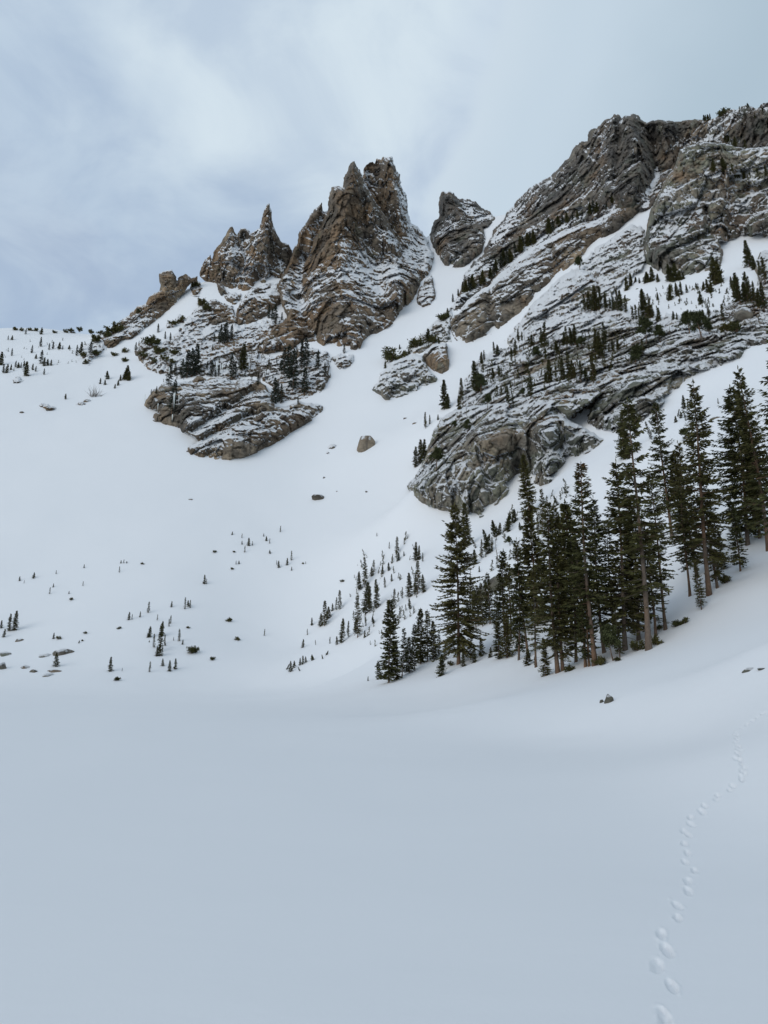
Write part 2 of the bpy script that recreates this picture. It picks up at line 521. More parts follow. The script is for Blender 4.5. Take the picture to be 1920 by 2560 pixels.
FXY = foot_xy()
az = np.concatenate([np.radians(np.linspace(-180, -44, 60, endpoint=False)), np.radians(np.linspace(-44, 19.5, 300, endpoint=False)), np.radians(np.linspace(19.5, 30.5, 130, endpoint=False)), np.radians(np.linspace(30.5, 48, 90, endpoint=False)), np.radians(np.linspace(48, 180, 60))])
rad = np.concatenate([np.geomspace(0.3, 6.5, 20, endpoint=False), np.geomspace(6.5, 42, 540, endpoint=False), np.geomspace(42, 900, 330, endpoint=False), np.geomspace(900, 9000, 24)])
A, R = np.meshgrid(az, rad)
X, Y = (R * np.sin(A)).ravel(), (R * np.cos(A)).ravel()
Z = ground_z(X, Y)
rngf = np.random.default_rng(5)
for i, (fx, fy, fr) in enumerate(FXY):                           # boot prints pressed into the snow
    m = (np.abs(X - fx) < 1.3) & (np.abs(Y - fy) < 1.3)
    dx, dy = X[m] - fx, Y[m] - fy
    j = FXY[min(i + 1, len(FXY) - 1)]; h = FXY[max(i - 1, 0)]
    th = math.atan2(fx, fy) * 0.7 + rngf.uniform(-0.15, 0.15)
    u, v = dx * math.cos(th) - dy * math.sin(th), dx * math.sin(th) + dy * math.cos(th)
    k = rngf.uniform(0.85, 1.15)
    e = np.sqrt((u / (0.048 * k)) ** 2 + (v / (0.17 * k)) ** 2)
    e = e * (1 + 0.30 * fbm(np.stack([X[m] * 9, Y[m] * 5, 0 * dx + i], -1), 91, 2))
    dent = np.clip((1.25 - e) / 0.38, 0, 1)
    dent = dent * dent * (3 - 2 * dent)
    rim = np.exp(-((e - 1.6) / 0.35) ** 2)
    Z[m] += -0.042 * dent * rngf.uniform(0.8, 1.15) + 0.012 * rim * np.clip(fbm(np.stack([X[m] * 14, Y[m] * 9, 0 * dx + i], -1), 92, 2) + 0.2, 0, 1)
nr, na = len(rad), len(az)
idx = np.arange(nr * na).reshape(nr, na)
GF = np.stack([idx[:-1, :-1], idx[:-1, 1:], idx[1:, 1:], idx[1:, :-1]], -1).reshape(-1, 4)
GV = np.stack([X, Y, Z], -1)
ground = link('ground', make_mesh('ground', GV, GF, [M_SNOW], smooth=True), kind='structure', label='smooth snow over the frozen lake, shore bank and mountain bowl')

# depth of the snow surface seen at each photograph pixel (8 px grid)
TX, TY = np.arange(-240, 2200, 8.0), np.arange(200, 1900, 8.0)
keep = (rad > 12)[:-1][:, None] & ((az > -0.95) & (az < 0.95))[:-1][None, :]
sub = keep & ((np.arange(nr - 1) % 1 == 0)[:, None])
BV = BVHTree.FromPolygons([tuple(v) for v in GV.tolist()], GF[sub.ravel()].tolist())
EYEV = Vector((0, 0, EYE))
TD = np.full((len(TY), len(TX)), np.inf)
for j, py in enumerate(TY):
    for i, px in enumerate(TX):
        hit = BV.ray_cast(EYEV, pdir(px, py), 1500)
        if hit[0] is not None:
            TD[j, i] = hit[0].y


def tdepth(px, py):
    px, py = np.asarray(px, float), np.asarray(py, float)
    i = np.clip((px - TX[0]) / 8, 0, len(TX) - 1.001); j = np.clip((py - TY[0]) / 8, 0, len(TY) - 1.001)
    i0, j0 = i.astype(int), j.astype(int); fi, fj = i - i0, j - j0
    a, b, c, d = TD[j0, i0], TD[j0, i0 + 1], TD[j0 + 1, i0], TD[j0 + 1, i0 + 1]
    with np.errstate(invalid='ignore'):
        r = (a * (1 - fi) + b * fi) * (1 - fj) + (c * (1 - fi) + d * fi) * fj
    return np.where(np.isfinite(r), r, np.inf)


ROCKZ = np.full((950, 1100), np.inf)                # nearest rock depth, 2 px grid, for standing trees on rock


# ------------------------------------------------------------------ rock formations
def seg_dist(px, py, pts, closed=True):
    pts = np.asarray(pts, float)
    q = np.roll(pts, -1, 0) if closed else pts[1:]
    p = pts if closed else pts[:-1]
    best = np.full(px.shape, 1e9)
    for (x0, y0), (x1, y1) in zip(p, q):
        dx, dy = x1 - x0, y1 - y0
        t = np.clip(((px - x0) * dx + (py - y0) * dy) / (dx * dx + dy * dy + 1e-9), 0, 1)
        best = np.minimum(best, np.hypot(px - x0 - t * dx, py - y0 - t * dy))
    return best


def inside(px, py, pts):
    pts = np.asarray(pts, float)
    r = np.zeros(px.shape, bool)
    x0, y0 = pts[-1]
    for x1, y1 in pts:
        c = ((y0 > py) != (y1 > py)) & (px < (x1 - x0) * (py - y0) / (y1 - y0 + 1e-12) + x0)
        r ^= c
        x0, y0 = x1, y1
    return r


def densify(pts, d=25):
    out = []
    for (x0, y0), (x1, y1) in zip(pts, pts[1:] + pts[:1]):
        n = max(1, int(math.hypot(x1 - x0, y1 - y0) / d))
        for k in range(n):
            out.append((x0 + (x1 - x0) * k / n, y0 + (y1 - y0) * k / n))
    return out


def smooth2(a, n):
    for _ in range(n):
        b = a.copy()
        b[1:-1, 1:-1] = (a[1:-1, 1:-1] * 2 + a[:-2, 1:-1] + a[2:, 1:-1] + a[1:-1, :-2] + a[1:-1, 2:]) / 6
        a = b
    return a


def rock(name, label, cat, poly, mat, sky=600, bulge=14, bw=60, thick=None, ridges=(), snow=0.0, nx=0.0, zones=(), theta=0.45, stretch=1.7, nzw=0.50, nw=1.0,
         amp=1.0, cells=((46, 8.0), (18, 4.2), (7.5, 2.2), (3.2, 1.0)), step=2.2, rough=3.0, steep=0.6, curl=6.5, seed=1, sink=1.5, veins=0.5, kind=None, veinw=0.10, parent=None, joint=(2.1, 6.5, 15.0), crk=0.8):
    """one rock mass: its outline, a bulging front broken into blocks along the strata, and (against the sky) a back"""
    pl = np.asarray(poly, float)
    x0, y0 = pl.min(0) - 3 * step; x1, y1 = pl.max(0) + 3 * step
    gx, gy = np.arange(x0, x1, step), np.arange(y0, y1, step)
    PX, PY = np.meshgrid(gx, gy)
    sd = seg_dist(PX, PY, poly)
    sd = np.where(inside(PX, PY, poly), sd, -sd)
    p3 = np.stack([PX, PY, 0 * PX + seed * 7.7], -1)
    sd = sd + rough * (fbm(p3 / 22.0, seed, 3) * 1.0 + 0.9 * fbm(p3 * np.array([1, 0.55, 1]) / 7.0, seed + 9, 3))
    gyy, gxx = np.gradient(sd, step)
    gl = np.maximum(np.hypot(gxx, gyy), 0.4)
    use = sd > -step * 1.5
    out = use & (sd < 0)
    QX, QY = PX.copy(), PY.copy()
    QX[out] -= (sd * gxx / gl / gl)[out]; QY[out] -= (sd * gyy / gl / gl)[out]
    sdc = np.maximum(sd, 0)
    # base depth from the outline: the snow behind it where there is snow, else the given depth
    dp = np.array(densify(poly))
    skyf = sky if callable(sky) else (lambda a, b: sky + 0 * a)
    sk = skyf(dp[:, 0], dp[:, 1])
    td = tdepth(dp[:, 0], dp[:, 1])
    Yo = np.where(td < sk + 25, td, sk)
    mean, sc = dp.mean(0), 100.0
    fit = tps_fit((dp - mean) / sc, Yo, 0.02)
    pts = np.stack([QX.ravel(), QY.ravel()], -1)
    Y0 = tps_eval(fit, (pts - mean) / sc).reshape(PX.shape)
    tgrid = tdepth(QX, QY)
    Y0 = np.minimum(Y0, np.where(np.isfinite(tgrid), tgrid, 1e9))
    Y0 = smooth2(Y0, 12)
    u = np.clip(sdc / curl, 0, 1)
    prof = np.sqrt(np.maximum(1 - (1 - u) ** 2, 0))
    ub = np.clip(sdc / bw, 0, 1)
    # the face stands steeper than the ground it is set in: it keeps near the depth of its own foot
    ins = sd > 0
    rows = np.where(ins, np.arange(ins.shape[0])[:, None], -1).max(0)
    okc = rows >= 0
    foot = np.interp(np.arange(ins.shape[1]), np.where(okc)[0], Y0[rows[okc], np.where(okc)[0]])
    kk = max(3, int(24 / step)) | 1
    foot = np.convolve(np.pad(foot, kk // 2, mode='edge'), np.ones(kk) / kk, 'valid')
    rise = np.maximum(Y0 - foot[None, :], 0)
    off = prof * bulge * np.tanh(steep * rise / bulge) + 0.22 * bulge * np.sqrt(np.maximum(1 - (1 - ub) ** 2, 0)) * np.clip(rise / 10, 0, 1)
    for line, a_, w_ in ridges:
        d = seg_dist(QX, QY, line, closed=False)
        off = off + a_ * np.clip(1 - d / w_, 0, 1) * np.clip(sdc / 12, 0, 1) * np.clip(rise / 30, 0.12, 1)
    Yb = Y0 - off
    W = pix(QX, QY, Yb)
    ct, st = math.cos(theta), math.sin(theta)
    S = np.stack([(W[..., 0] * ct + W[..., 2] * st) / stretch, W[..., 1] * 0.8, -W[..., 0] * st + W[..., 2] * ct], -1)
    S = S + 1.1 * np.stack([fbm(S / 13.0 + 31 * k, seed + 60 + k, 3, 0.6) for k in range(3)], -1)
    m = use.ravel()
    Sm = S.reshape(-1, 3)[m]
    disp = np.zeros(m.sum()); vein = np.zeros(m.sum()); tone = np.zeros(m.sum())
    Wm = W.reshape(-1, 3)[m]
    for k, (cs, am) in enumerate(cells):
        f, e, tn = facets((Sm if k < 2 else 0.5 * Sm * np.array([stretch ** 0.5, 1, 1]) + 0.5 * Wm) / cs, seed * 10 + k, 1.0)
        disp += f * am * amp * (0.8, 0.85, 1.2, 1.3)[min(k, 3)]
        tone += tn * (0.5, 0.6, 0.5, 0.3)[min(k, 3)]
        if k in (1, 2):
            vein = np.maximum(vein, np.clip(1 - e / veinw, 0, 1) * (1.0 if k == 1 else 0.8))
        disp -= am * 0.25 * np.clip(1 - e / 0.12, 0, 1)
    f, e, tn = facets(Wm * np.array([1 / joint[1], 1 / joint[1], 1 / joint[2]]), seed * 10 + 8, 1.0)      # upright joints
    disp += (f - 0.35 * np.clip(1 - e / 0.14, 0, 1)) * joint[0] * amp; tone += tn * 0.35
    vein = np.maximum(vein, 0.75 * np.clip(1 - e / 0.10, 0, 1))
    f, e, tn = facets(Wm / 1.7, seed * 10 + 9, 1.0)
    disp += f * 0.7 * amp; tone += tn * 0.25
    full = np.zeros(PX.size); full[m] = disp
    disp2 = full.reshape(PX.shape)
    edge = np.clip(sdc / 14, 0, 1)
    Yf = Y0 + sink * (1 - np.clip(sdc / 8, 0, 1)) - off - disp2 * (0.25 + 0.75 * edge) * np.clip(sdc / 4, 0, 1)
    P = pix(QX, QY, Yf)
    ty = np.gradient(P, axis=0); tx = np.gradient(P, axis=1)
    n = np.cross(tx, ty)
    n /= np.linalg.norm(n, axis=-1, keepdims=True) + 1e-9
    n = np.where((n[..., 1:2] > 0), -n, n)
    ns = np.stack([smooth2(n[..., k], 3) for k in range(3)], -1)
    nzm = 0.75 * n[..., 2] + 0.25 * ns[..., 2]
    conc = smooth2(Yf, 6) - Yf                                     # < 0 in hollows and at the foot of steps
    sfld = 0.47 + nzw * (nzm - 0.52) + snow + nx * ns[..., 0] + nw * (0.27 * fbm(P / 34.0, seed + 3, 3) + 0.14 * fbm(0.5 * (S + W) / 6.0, seed + 5, 3, 0.7) + 0.10 * fbm(P / 3.0, seed + 6, 2, 0.7)) - 0.030 * np.clip(conc, -4, 4)
    vn = np.zeros(PX.size); vn[m] = vein
    vpat = np.clip(0.5 + 1.6 * fbm(P / 30.0, seed + 71, 3), 0, 1)
    sfld = sfld + veins * vn.reshape(PX.shape) * vpat * np.clip(0.6 + n[..., 2], 0, 1) * 0.75
    for line, w_, a_ in zones:
        d = seg_dist(QX, QY, line, closed=False)
        sfld = sfld + a_ * np.clip(1.35 - d / w_, 0, 1)
    crack = np.clip(vn.reshape(PX.shape) - 0.40, 0, 1) * 1.4 * crk * (1 - 0.75 * vpat)
    ids = np.full(PX.size, -1); ids[m] = np.arange(m.sum()); ids = ids.reshape(PX.shape)
    q = np.stack([ids[:-1, :-1], ids[1:, :-1], ids[1:, 1:], ids[:-1, 1:]], -1).reshape(-1, 4)
    anyin = (sd > 0)
    cellin = (anyin[:-1, :-1] | anyin[1:, :-1] | anyin[1:, 1:] | anyin[:-1, 1:]).ravel()
    q = q[(q.min(1) >= 0) & cellin]
    V = P.reshape(-1, 3)[m]; sn = sfld.ravel()[m]; ck = crack.ravel()[m]; tone = np.clip(0.5 + 0.5 * tone, 0, 1)
    Fq = q
    if thick:
        Yk = Y0 + sink * (1 - np.clip(sdc / 8, 0, 1)) + thick * np.sqrt(np.maximum(1 - (1 - np.clip(sdc / (bw * 1.3), 0, 1)) ** 2, 0)) + 0.5 * disp2 * edge
        B = pix(QX, QY, Yk).reshape(-1, 3)[m]
        Fq = np.vstack([q, q[:, ::-1] + len(V)])
        V = np.vstack([V, B]); sn = np.concatenate([sn, sn]); ck = np.concatenate([ck, ck]); tone = np.concatenate([tone, tone])
    # keep rock depths for the trees
    iu = (QX.ravel()[m] / 2).astype(int); ju = ((QY.ravel()[m] - 0) / 2).astype(int)
    ok = (iu >= 0) & (iu < 1099) & (ju >= 0) & (ju < 949) & (sd.ravel()[m] > 0)
    yy = Yf.ravel()[m]
    for di in (0, 1):
        for dj in (0, 1):
            np.minimum.at(ROCKZ, (ju[ok] + dj, iu[ok] + di), yy[ok])
    o = link(name, make_mesh(name, V, Fq, [mat], attrs={'snow': sn, 'crack': ck, 'tone': tone}), parent=parent, label=label, cat=cat, kind=kind)
    return o


# ---- the far ridge, from left to right
rock('rock_ridge', 'low dark ridge with a squat rock pillar, leftmost of the rocks on the skyline', 'rock ridge',
     [(270, 876), (247, 847), (266, 824), (287, 812), (320, 789), (343, 766), (363, 758), (370, 743), (399, 727), (401, 716), (399, 685), (409, 677), (428, 675), (440, 693), (442, 704), (447, 692), (465, 682), (478, 696), (498, 685), (492, 704), (478, 706), (457, 735), (436, 766), (405, 789), (374, 816), (332, 847), (301, 855), (299, 866)],
     M_BROWN, sky=565, bulge=10, bw=28, thick=14, snow=-0.02, theta=0.5, seed=2, cells=((26, 5), (11, 3), (5, 1.6), (2.6, .8)), step=1.8)
rock('rock_spire', 'spire cluster with a single sharp thorn, between squat pillar and twin summit tower', 'rock spire',
     [(498, 690), (505, 660), (527, 632), (530, 650), (533, 640), (552, 610), (568, 585), (579, 574), (593, 586), (603, 572), (615, 572), (628, 584), (636, 578), (647, 570), (658, 534), (668, 511), (673, 509), (679, 525), (682, 556), (690, 578), (704, 603), (720, 613), (731, 626), (728, 650), (720, 665), (713, 690), (698, 705), (656, 712), (620, 730), (580, 728), (545, 712), (520, 706)],
     M_BROWN, sky=lambda x, y: 590 + 0 * x, bulge=16, bw=40, thick=22, snow=-0.04, theta=-0.9, stretch=1.5, seed=3, rough=2.6, joint=(4.2, 8, 26),
     ridges=[([(672, 514), (668, 580), (640, 680)], 12, 34), ([(605, 575), (610, 650), (600, 720)], -10, 30), ([(700, 610), (690, 690)], -8, 26)],
     zones=[([(585, 715), (620, 690), (640, 665)], 12, 0.14)], step=1.8)
rock('rock_tower', 'smooth rounded pillar leaning against the left side of the thorn spire cluster', 'rock tower',
     [(530, 668), (533, 632), (552, 607), (568, 581), (575, 568), (580, 567), (592, 592), (597, 610), (591, 640), (588, 680), (576, 716), (560, 708), (545, 692)],
     M_BROWN, sky=578, bulge=16, bw=34, thick=12, snow=-0.20, theta=-1.2, stretch=1.7, amp=0.45, seed=4, step=1.8, veins=0.2)
rock('rock_spire', 'snow streaked right summit of the highest tower, set behind its left summit', 'rock spire',
     [(900, 480), (911, 420), (921, 410), (932, 405), (936, 412), (945, 399), (963, 392), (978, 392), (987, 411), (996, 435), (1004, 462), (1014, 487), (1020, 517), (1025, 544), (1030, 559), (1045, 565), (1057, 580), (1072, 601), (1084, 631), (1084, 655), (1078, 685), (1060, 700), (1030, 720), (985, 690), (940, 600)],
     M_BROWN, sky=622, bulge=18, bw=55, thick=30, snow=0.055, nx=0.10, theta=-1.0, stretch=1.6, seed=5, rough=4.5, joint=(4.2, 9, 30), ridges=[([(968, 392), (985, 470), (1000, 560), (1010, 690)], 14, 45)], step=1.9,
     zones=[([(1062, 590), (1076, 640)], 14, 0.12)])
rock('rock_spire', 'highest brown tower with two pointed summits, left one broad and ragged', 'rock spire',
     [(640, 875), (660, 847), (675, 825), (700, 806), (716, 790), (700, 750), (690, 715), (705, 690), (722, 655), (730, 625), (745, 601), (748, 580), (770, 553), (785, 523), (804, 508), (806, 529), (813, 532), (820, 526), (819, 505), (828, 468), (849, 465), (855, 465), (861, 450), (870, 426), (877, 408), (885, 404), (891, 417), (902, 432), (911, 445), (925, 485), (945, 510), (965, 540), (985, 578), (1000, 600), (1024, 640), (1050, 668), (1070, 690), (1054, 702), (1048, 722), (1039, 743), (1020, 767), (999, 779), (996, 797), (984, 815), (957, 830), (918, 845), (909, 854), (903, 878), (879, 884), (849, 880), (816, 874), (794, 858), (770, 858), (725, 882), (704, 884), (647, 888)],
     M_BROWN, sky=lambda x, y: 592 + 0 * x, bulge=26, bw=110, thick=36, snow=-0.05, nx=0.13, theta=0.35, stretch=1.3, seed=6, rough=4.5, joint=(4.4, 10, 30),
     ridges=[([(885, 404), (872, 480), (858, 560), (852, 660), (858, 740)], 26, 100), ([(925, 480), (945, 560), (985, 640), (1005, 700)], 16, 55), ([(905, 470), (915, 560), (935, 650)], -12, 40),
             ([(815, 530), (790, 590), (760, 660), (745, 740)], -16, 34), ([(745, 740), (760, 800), (790, 850)], -10, 24), ([(985, 700), (1000, 770)], 14, 40)],
     zones=[([(905, 500), (940, 570), (975, 625)], 9, 0.16), ([(860, 600), (900, 620), (950, 650), (975, 690)], 24, 0.11), ([(880, 640), (930, 680), (960, 720)], 30, 0.07), ([(800, 545), (775, 600), (755, 650), (745, 720)], 10, 0.20), ([(748, 730), (760, 770), (790, 760)], 14, 0.22),
            ([(770, 790), (790, 850)], 6, 0.2), ([(700, 690), (715, 720), (700, 770)], 22, 0.06), ([(690, 830), (800, 800), (880, 820), (950, 790)], 48, -0.085), ([(690, 860), (740, 850)], 8, .12), ([(770, 855), (800, 870), (870, 885)], 8, 0.15)], step=2.0)
rock('rock_outcrop', 'small pointed outcrop in the couloir at the right foot of the highest tower', 'rock outcrop',
     [(1078, 685), (1084, 700), (1088, 737), (1087, 755), (1063, 771), (1042, 768), (1040, 746), (1049, 719), (1063, 697)],
     M_BROWN, bulge=12, bw=22, snow=0.05, seed=7, cells=((20, 5), (9, 3), (4, 1.4)), step=1.8)
rock('rock_spire', 'isolated dark spire with a snow shoulder, beyond the top of the couloir', 'rock spire',
     [(1072, 590), (1080, 563), (1090, 549), (1100, 547), (1097, 526), (1101, 489), (1106, 477), (1110, 477), (1113, 483), (1122, 478), (1135, 484), (1145, 497), (1167, 497), (1188, 505), (1204, 518), (1226, 531), (1239, 547), (1236, 558), (1223, 565), (1206, 566), (1210, 584), (1218, 611), (1206, 635), (1180, 655), (1157, 669), (1135, 673), (1127, 665), (1112, 670), (1101, 662), (1097, 640), (1086, 627), (1078, 614)],
     M_GREY, sky=675, bulge=18, bw=48, thick=30, snow=-0.18, theta=1.2, seed=8, rough=4.0, joint=(4.0, 8, 24),
     ridges=[([(1110, 480), (1125, 560), (1120, 640)], 14, 45), ([(1147, 500), (1160, 560), (1195, 640)], 10, 36), ([(1150, 505), (1175, 545)], -8, 20)],
     zones=[([(1160, 515), (1180, 530), (1200, 545)], 12, 0.16), ([(1110, 640), (1140, 650)], 14, 0.15)], step=1.8)

# ---- the right-hand wall
rock('rock_wall', 'long dark grey wall rising to the blunt summit at the upper right', 'rock wall',
     [(1125, 775), (1150, 720), (1162, 690), (1185, 655), (1208, 628), (1232, 590), (1235, 576), (1252, 553), (1268, 534), (1279, 521), (1305, 492), (1321, 473), (1340, 457), (1358, 450), (1374, 444), (1398, 420), (1425, 387), (1447, 354), (1466, 350), (1475, 328), (1500, 315), (1519, 296), (1538, 285), (1549, 290), (1552, 299), (1563, 287), (1588, 284), (1601, 296), (1619, 306), (1651, 301), (1682, 304), (1701, 304), (1738, 300), (1760, 301), (1792, 293), (1817, 278), (1839, 274), (1864, 263), (1889, 270), (1914, 257), (2080, 240), (2080, 400), (1864, 385), (1745, 372), (1705, 385), (1692, 420), (1665, 460), (1650, 495), (1628, 525), (1605, 535), (1560, 545), (1480, 555), (1400, 590), (1330, 625), (1268, 668), (1223, 722), (1170, 760), (1146, 790)],
     M_GREY, sky=lambda x, y: 640 - 0.36 * (x - 1235), bulge=26, bw=110, thick=30, rough=4.5, joint=(3.2, 8, 20), snow=-0.13, nx=-0.02, theta=0.52, stretch=1.8, seed=9,
     ridges=[([(1540, 286), (1530, 380), (1530, 480)], 16, 60), ([(1549, 300), (1546, 380), (1535, 460)], -8, 16), ([(1612, 305), (1636, 360), (1642, 430), (1618, 515)], -26, 40), ([(1590, 330), (1600, 400), (1580, 480)], 14, 45)],
     zones=[([(1642, 425), (1632, 465), (1612, 490), (1616, 515)], 9, 0.36), ([(1125, 772), (1165, 735), (1223, 705), (1268, 655), (1330, 612), (1400, 575), (1480, 543), (1535, 515)], 11, 0.26), ([(1240, 600), (1260, 570), (1300, 520)], 16, 0.10), ([(1560, 320), (1600, 340)], 18, 0.08),
            ([(1780, 310), (1860, 290), (1920, 275), (2080, 260)], 22, 0.13), ([(1700, 375), (1745, 358), (1830, 368), (2080, 380)], 16, 0.18), ([(1690, 360), (1720, 345)], 10, .1), ([(1170, 690), (1190, 670), (1215, 650)], 22, .10)], step=2.2)
rock('rock_cliff', 'long diagonal cliff band with pale yellow faces below the dark wall', 'cliff',
     [(1127, 791), (1146, 783), (1159, 762), (1188, 733), (1223, 712), (1241, 685), (1268, 659), (1305, 632), (1345, 611), (1371, 595), (1411, 574), (1454, 558), (1494, 547), (1532, 522), (1550, 495), (1588, 484), (1607, 488), (1617, 510), (1601, 531), (1575, 553), (1541, 582), (1503, 600), (1469, 622), (1463, 644), (1441, 657), (1416, 679), (1393, 688), (1366, 720), (1337, 744), (1318, 775), (1305, 786), (1273, 810), (1236, 836), (1199, 855), (1165, 864), (1143, 860), (1127, 847), (1123, 805)],
     M_FLANK, sky=520, bulge=24, bw=46, snow=-0.13, theta=0.62, stretch=1.9, amp=0.75, seed=10,
     ridges=[([(1228, 715), (1225, 780), (1228, 840)], -8, 14), ([(1141, 790), (1145, 860)], -6, 10), ([(1378, 620), (1383, 690)], -6, 12)],
     zones=[([(1150, 775), (1188, 738), (1240, 700), (1268, 668), (1330, 628), (1411, 583), (1494, 555), (1540, 520)], 8, 0.25), ([(1235, 745), (1250, 775), (1245, 800)], 12, 0.12), ([(1150, 840), (1180, 846), (1230, 822)], 6, 0.2), ([(1130, 800), (1135, 850)], 7, 0.1)], step=2.0)
rock('rock_cliff', 'blocky upper right cliff of olive grey slabs above the tree covered slope', 'cliff',
     [(1607, 657), (1613, 585), (1626, 522), (1640, 498), (1650, 480), (1657, 459), (1688, 415), (1698, 375), (1745, 356), (1807, 359), (1864, 372), (1940, 365), (2080, 360), (2080, 600), (1940, 600), (1900, 600), (1851, 590), (1836, 609), (1800, 604), (1812, 641), (1811, 666), (1770, 680), (1735, 695), (1690, 697), (1657, 692), (1638, 677)],
     M_GREEN, sky=lambda x, y: 400 - 0.1 * (x - 1600), bulge=24, bw=70, thick=20, snow=-0.06, theta=0.45, stretch=1.3, seed=11, joint=(3.4, 9, 16), crk=0.5,
     ridges=[([(1612, 660), (1640, 560), (1660, 500)], 8, 40), ([(1765, 520), (1770, 580)], -7, 10), ([(1640, 640), (1700, 650)], 8, 40)],
     zones=[([(1655, 560), (1680, 583), (1710, 575)], 11, 0.22), ([(1710, 590), (1760, 603), (1850, 620)], 9, 0.16), ([(1660, 490), (1690, 470), (1740, 500)], 10, 0.12), ([(1760, 430), (1830, 440), (1900, 450)], 14, 0.20), ([(1700, 390), (1760, 375), (1840, 385)], 20, 0.10), ([(1850, 500), (1900, 512), (1990, 520)], 7, 0.16), ([(1880, 410), (2000, 430)], 22, 0.1), ([(1700, 640), (1790, 620)], 10, .1)], step=2.2)
rock('rock_slab', 'smooth half buried slab between the diagonal cliff band and the upper right cliff', 'rock slab',
     [(1478, 650), (1500, 615), (1541, 585), (1580, 558), (1612, 575), (1612, 640), (1590, 652), (1555, 648), (1520, 662)],
     M_GREY, bulge=9, bw=60, snow=0.10, theta=0.6, seed=12, cells=((24, 3), (10, 2), (5, 1.2)), sink=2.5)
rock('rock_slab', 'small striped slab in the snow basin under the upper right cliff', 'rock slab',
     [(1503, 690), (1515, 676), (1540, 684), (1546, 700), (1535, 714), (1512, 708)], M_GREY, bulge=5, bw=20, snow=0.03, theta=0.6, seed=13, cells=((12, 2), (6, 1.3), (3, .7)), step=1.8)
rock('rock_outcrop', 'brown outcrop at the right frame edge below the upper right cliff', 'rock outcrop',
     [(1885, 660), (1900, 630), (1940, 615), (2040, 620), (2040, 740), (1960, 735), (1910, 725), (1890, 700)], M_GREEN, bulge=9, bw=40, snow=0.04, seed=14)
rock('rock_outcrop', 'ribbed grey knob below the middle of the diagonal cliff band', 'rock outcrop',
     [(1305, 797), (1322, 770), (1337, 751), (1370, 722), (1393, 698), (1416, 682), (1447, 672), (1478, 681), (1506, 718), (1500, 745), (1475, 785), (1440, 810), (1400, 825), (1360, 850), (1320, 870), (1290, 870), (1285, 845)],
     M_GREEN, bulge=16, bw=50, snow=0.10, theta=0.7, seed=15, zones=[([(1340, 770), (1400, 720), (1450, 700)], 18, 0.10)])
rock('rocky_slope', 'broad slope of tilted grey green slabs half covered in snow, scattered with trees', 'rocky slope',
     [(1148, 985), (1162, 955), (1179, 918), (1202, 896), (1236, 876), (1277, 862), (1300, 838), (1337, 806), (1400, 782), (1447, 772), (1510, 786), (1588, 806), (1682, 815), (1776, 828), (1870, 805), (1940, 805), (2060, 810), (2060, 850), (1940, 856), (1876, 880), (1850, 898), (1792, 924), (1738, 946), (1682, 990), (1632, 1031), (1588, 1065), (1538, 1092), (1500, 1075), (1440, 1055), (1400, 1030), (1300, 1030), (1200, 1030), (1150, 1030)],
     M_GREEN, bulge=15, bw=60, snow=-0.085, steep=0.35, nzw=0.36, nw=1.15, theta=0.40, stretch=1.15, amp=1.05, seed=16, joint=(3.4, 8, 12), crk=0.25, cells=((34, 6), (17, 5.0), (8, 3.0), (3.2, 1.0)),
     rough=10, zones=[([(1290, 850), (1337, 812), (1447, 782), (1588, 812), (1682, 822), (1776, 834), (1870, 816), (2000, 815)], 20, 0.16), ([(1430, 1045), (1490, 1080)], 10, 0.12), ([(1330, 870), (1450, 820), (1560, 820)], 34, 0.06), ([(1500, 960), (1600, 930), (1700, 900)], 12, 0.08)], veins=0.7)
rock('rocky_slope', 'patchy snow dusted ledges between diagonal cliff band, upper right cliff and slab slope', 'rocky slope',
     [(1262, 850), (1305, 800), (1345, 755), (1400, 700), (1466, 645), (1500, 616), (1560, 580), (1612, 560), (1614, 665), (1560, 705), (1530, 735), (1520, 765), (1600, 785), (1700, 790), (1800, 775), (1850, 740), (1920, 730), (2050, 740), (2050, 830), (1870, 825), (1700, 835), (1500, 805), (1400, 830), (1330, 865), (1280, 880)],
     M_GREEN, bulge=6, bw=40, snow=0.055, steep=0.25, crk=0.3, nzw=0.42, nw=1.6, theta=0.45, stretch=1.2, amp=0.8, seed=56, rough=10, cells=((24, 4), (11, 3.2), (5.5, 2.2), (2.6, 1.1)), joint=(2.2, 6, 9))
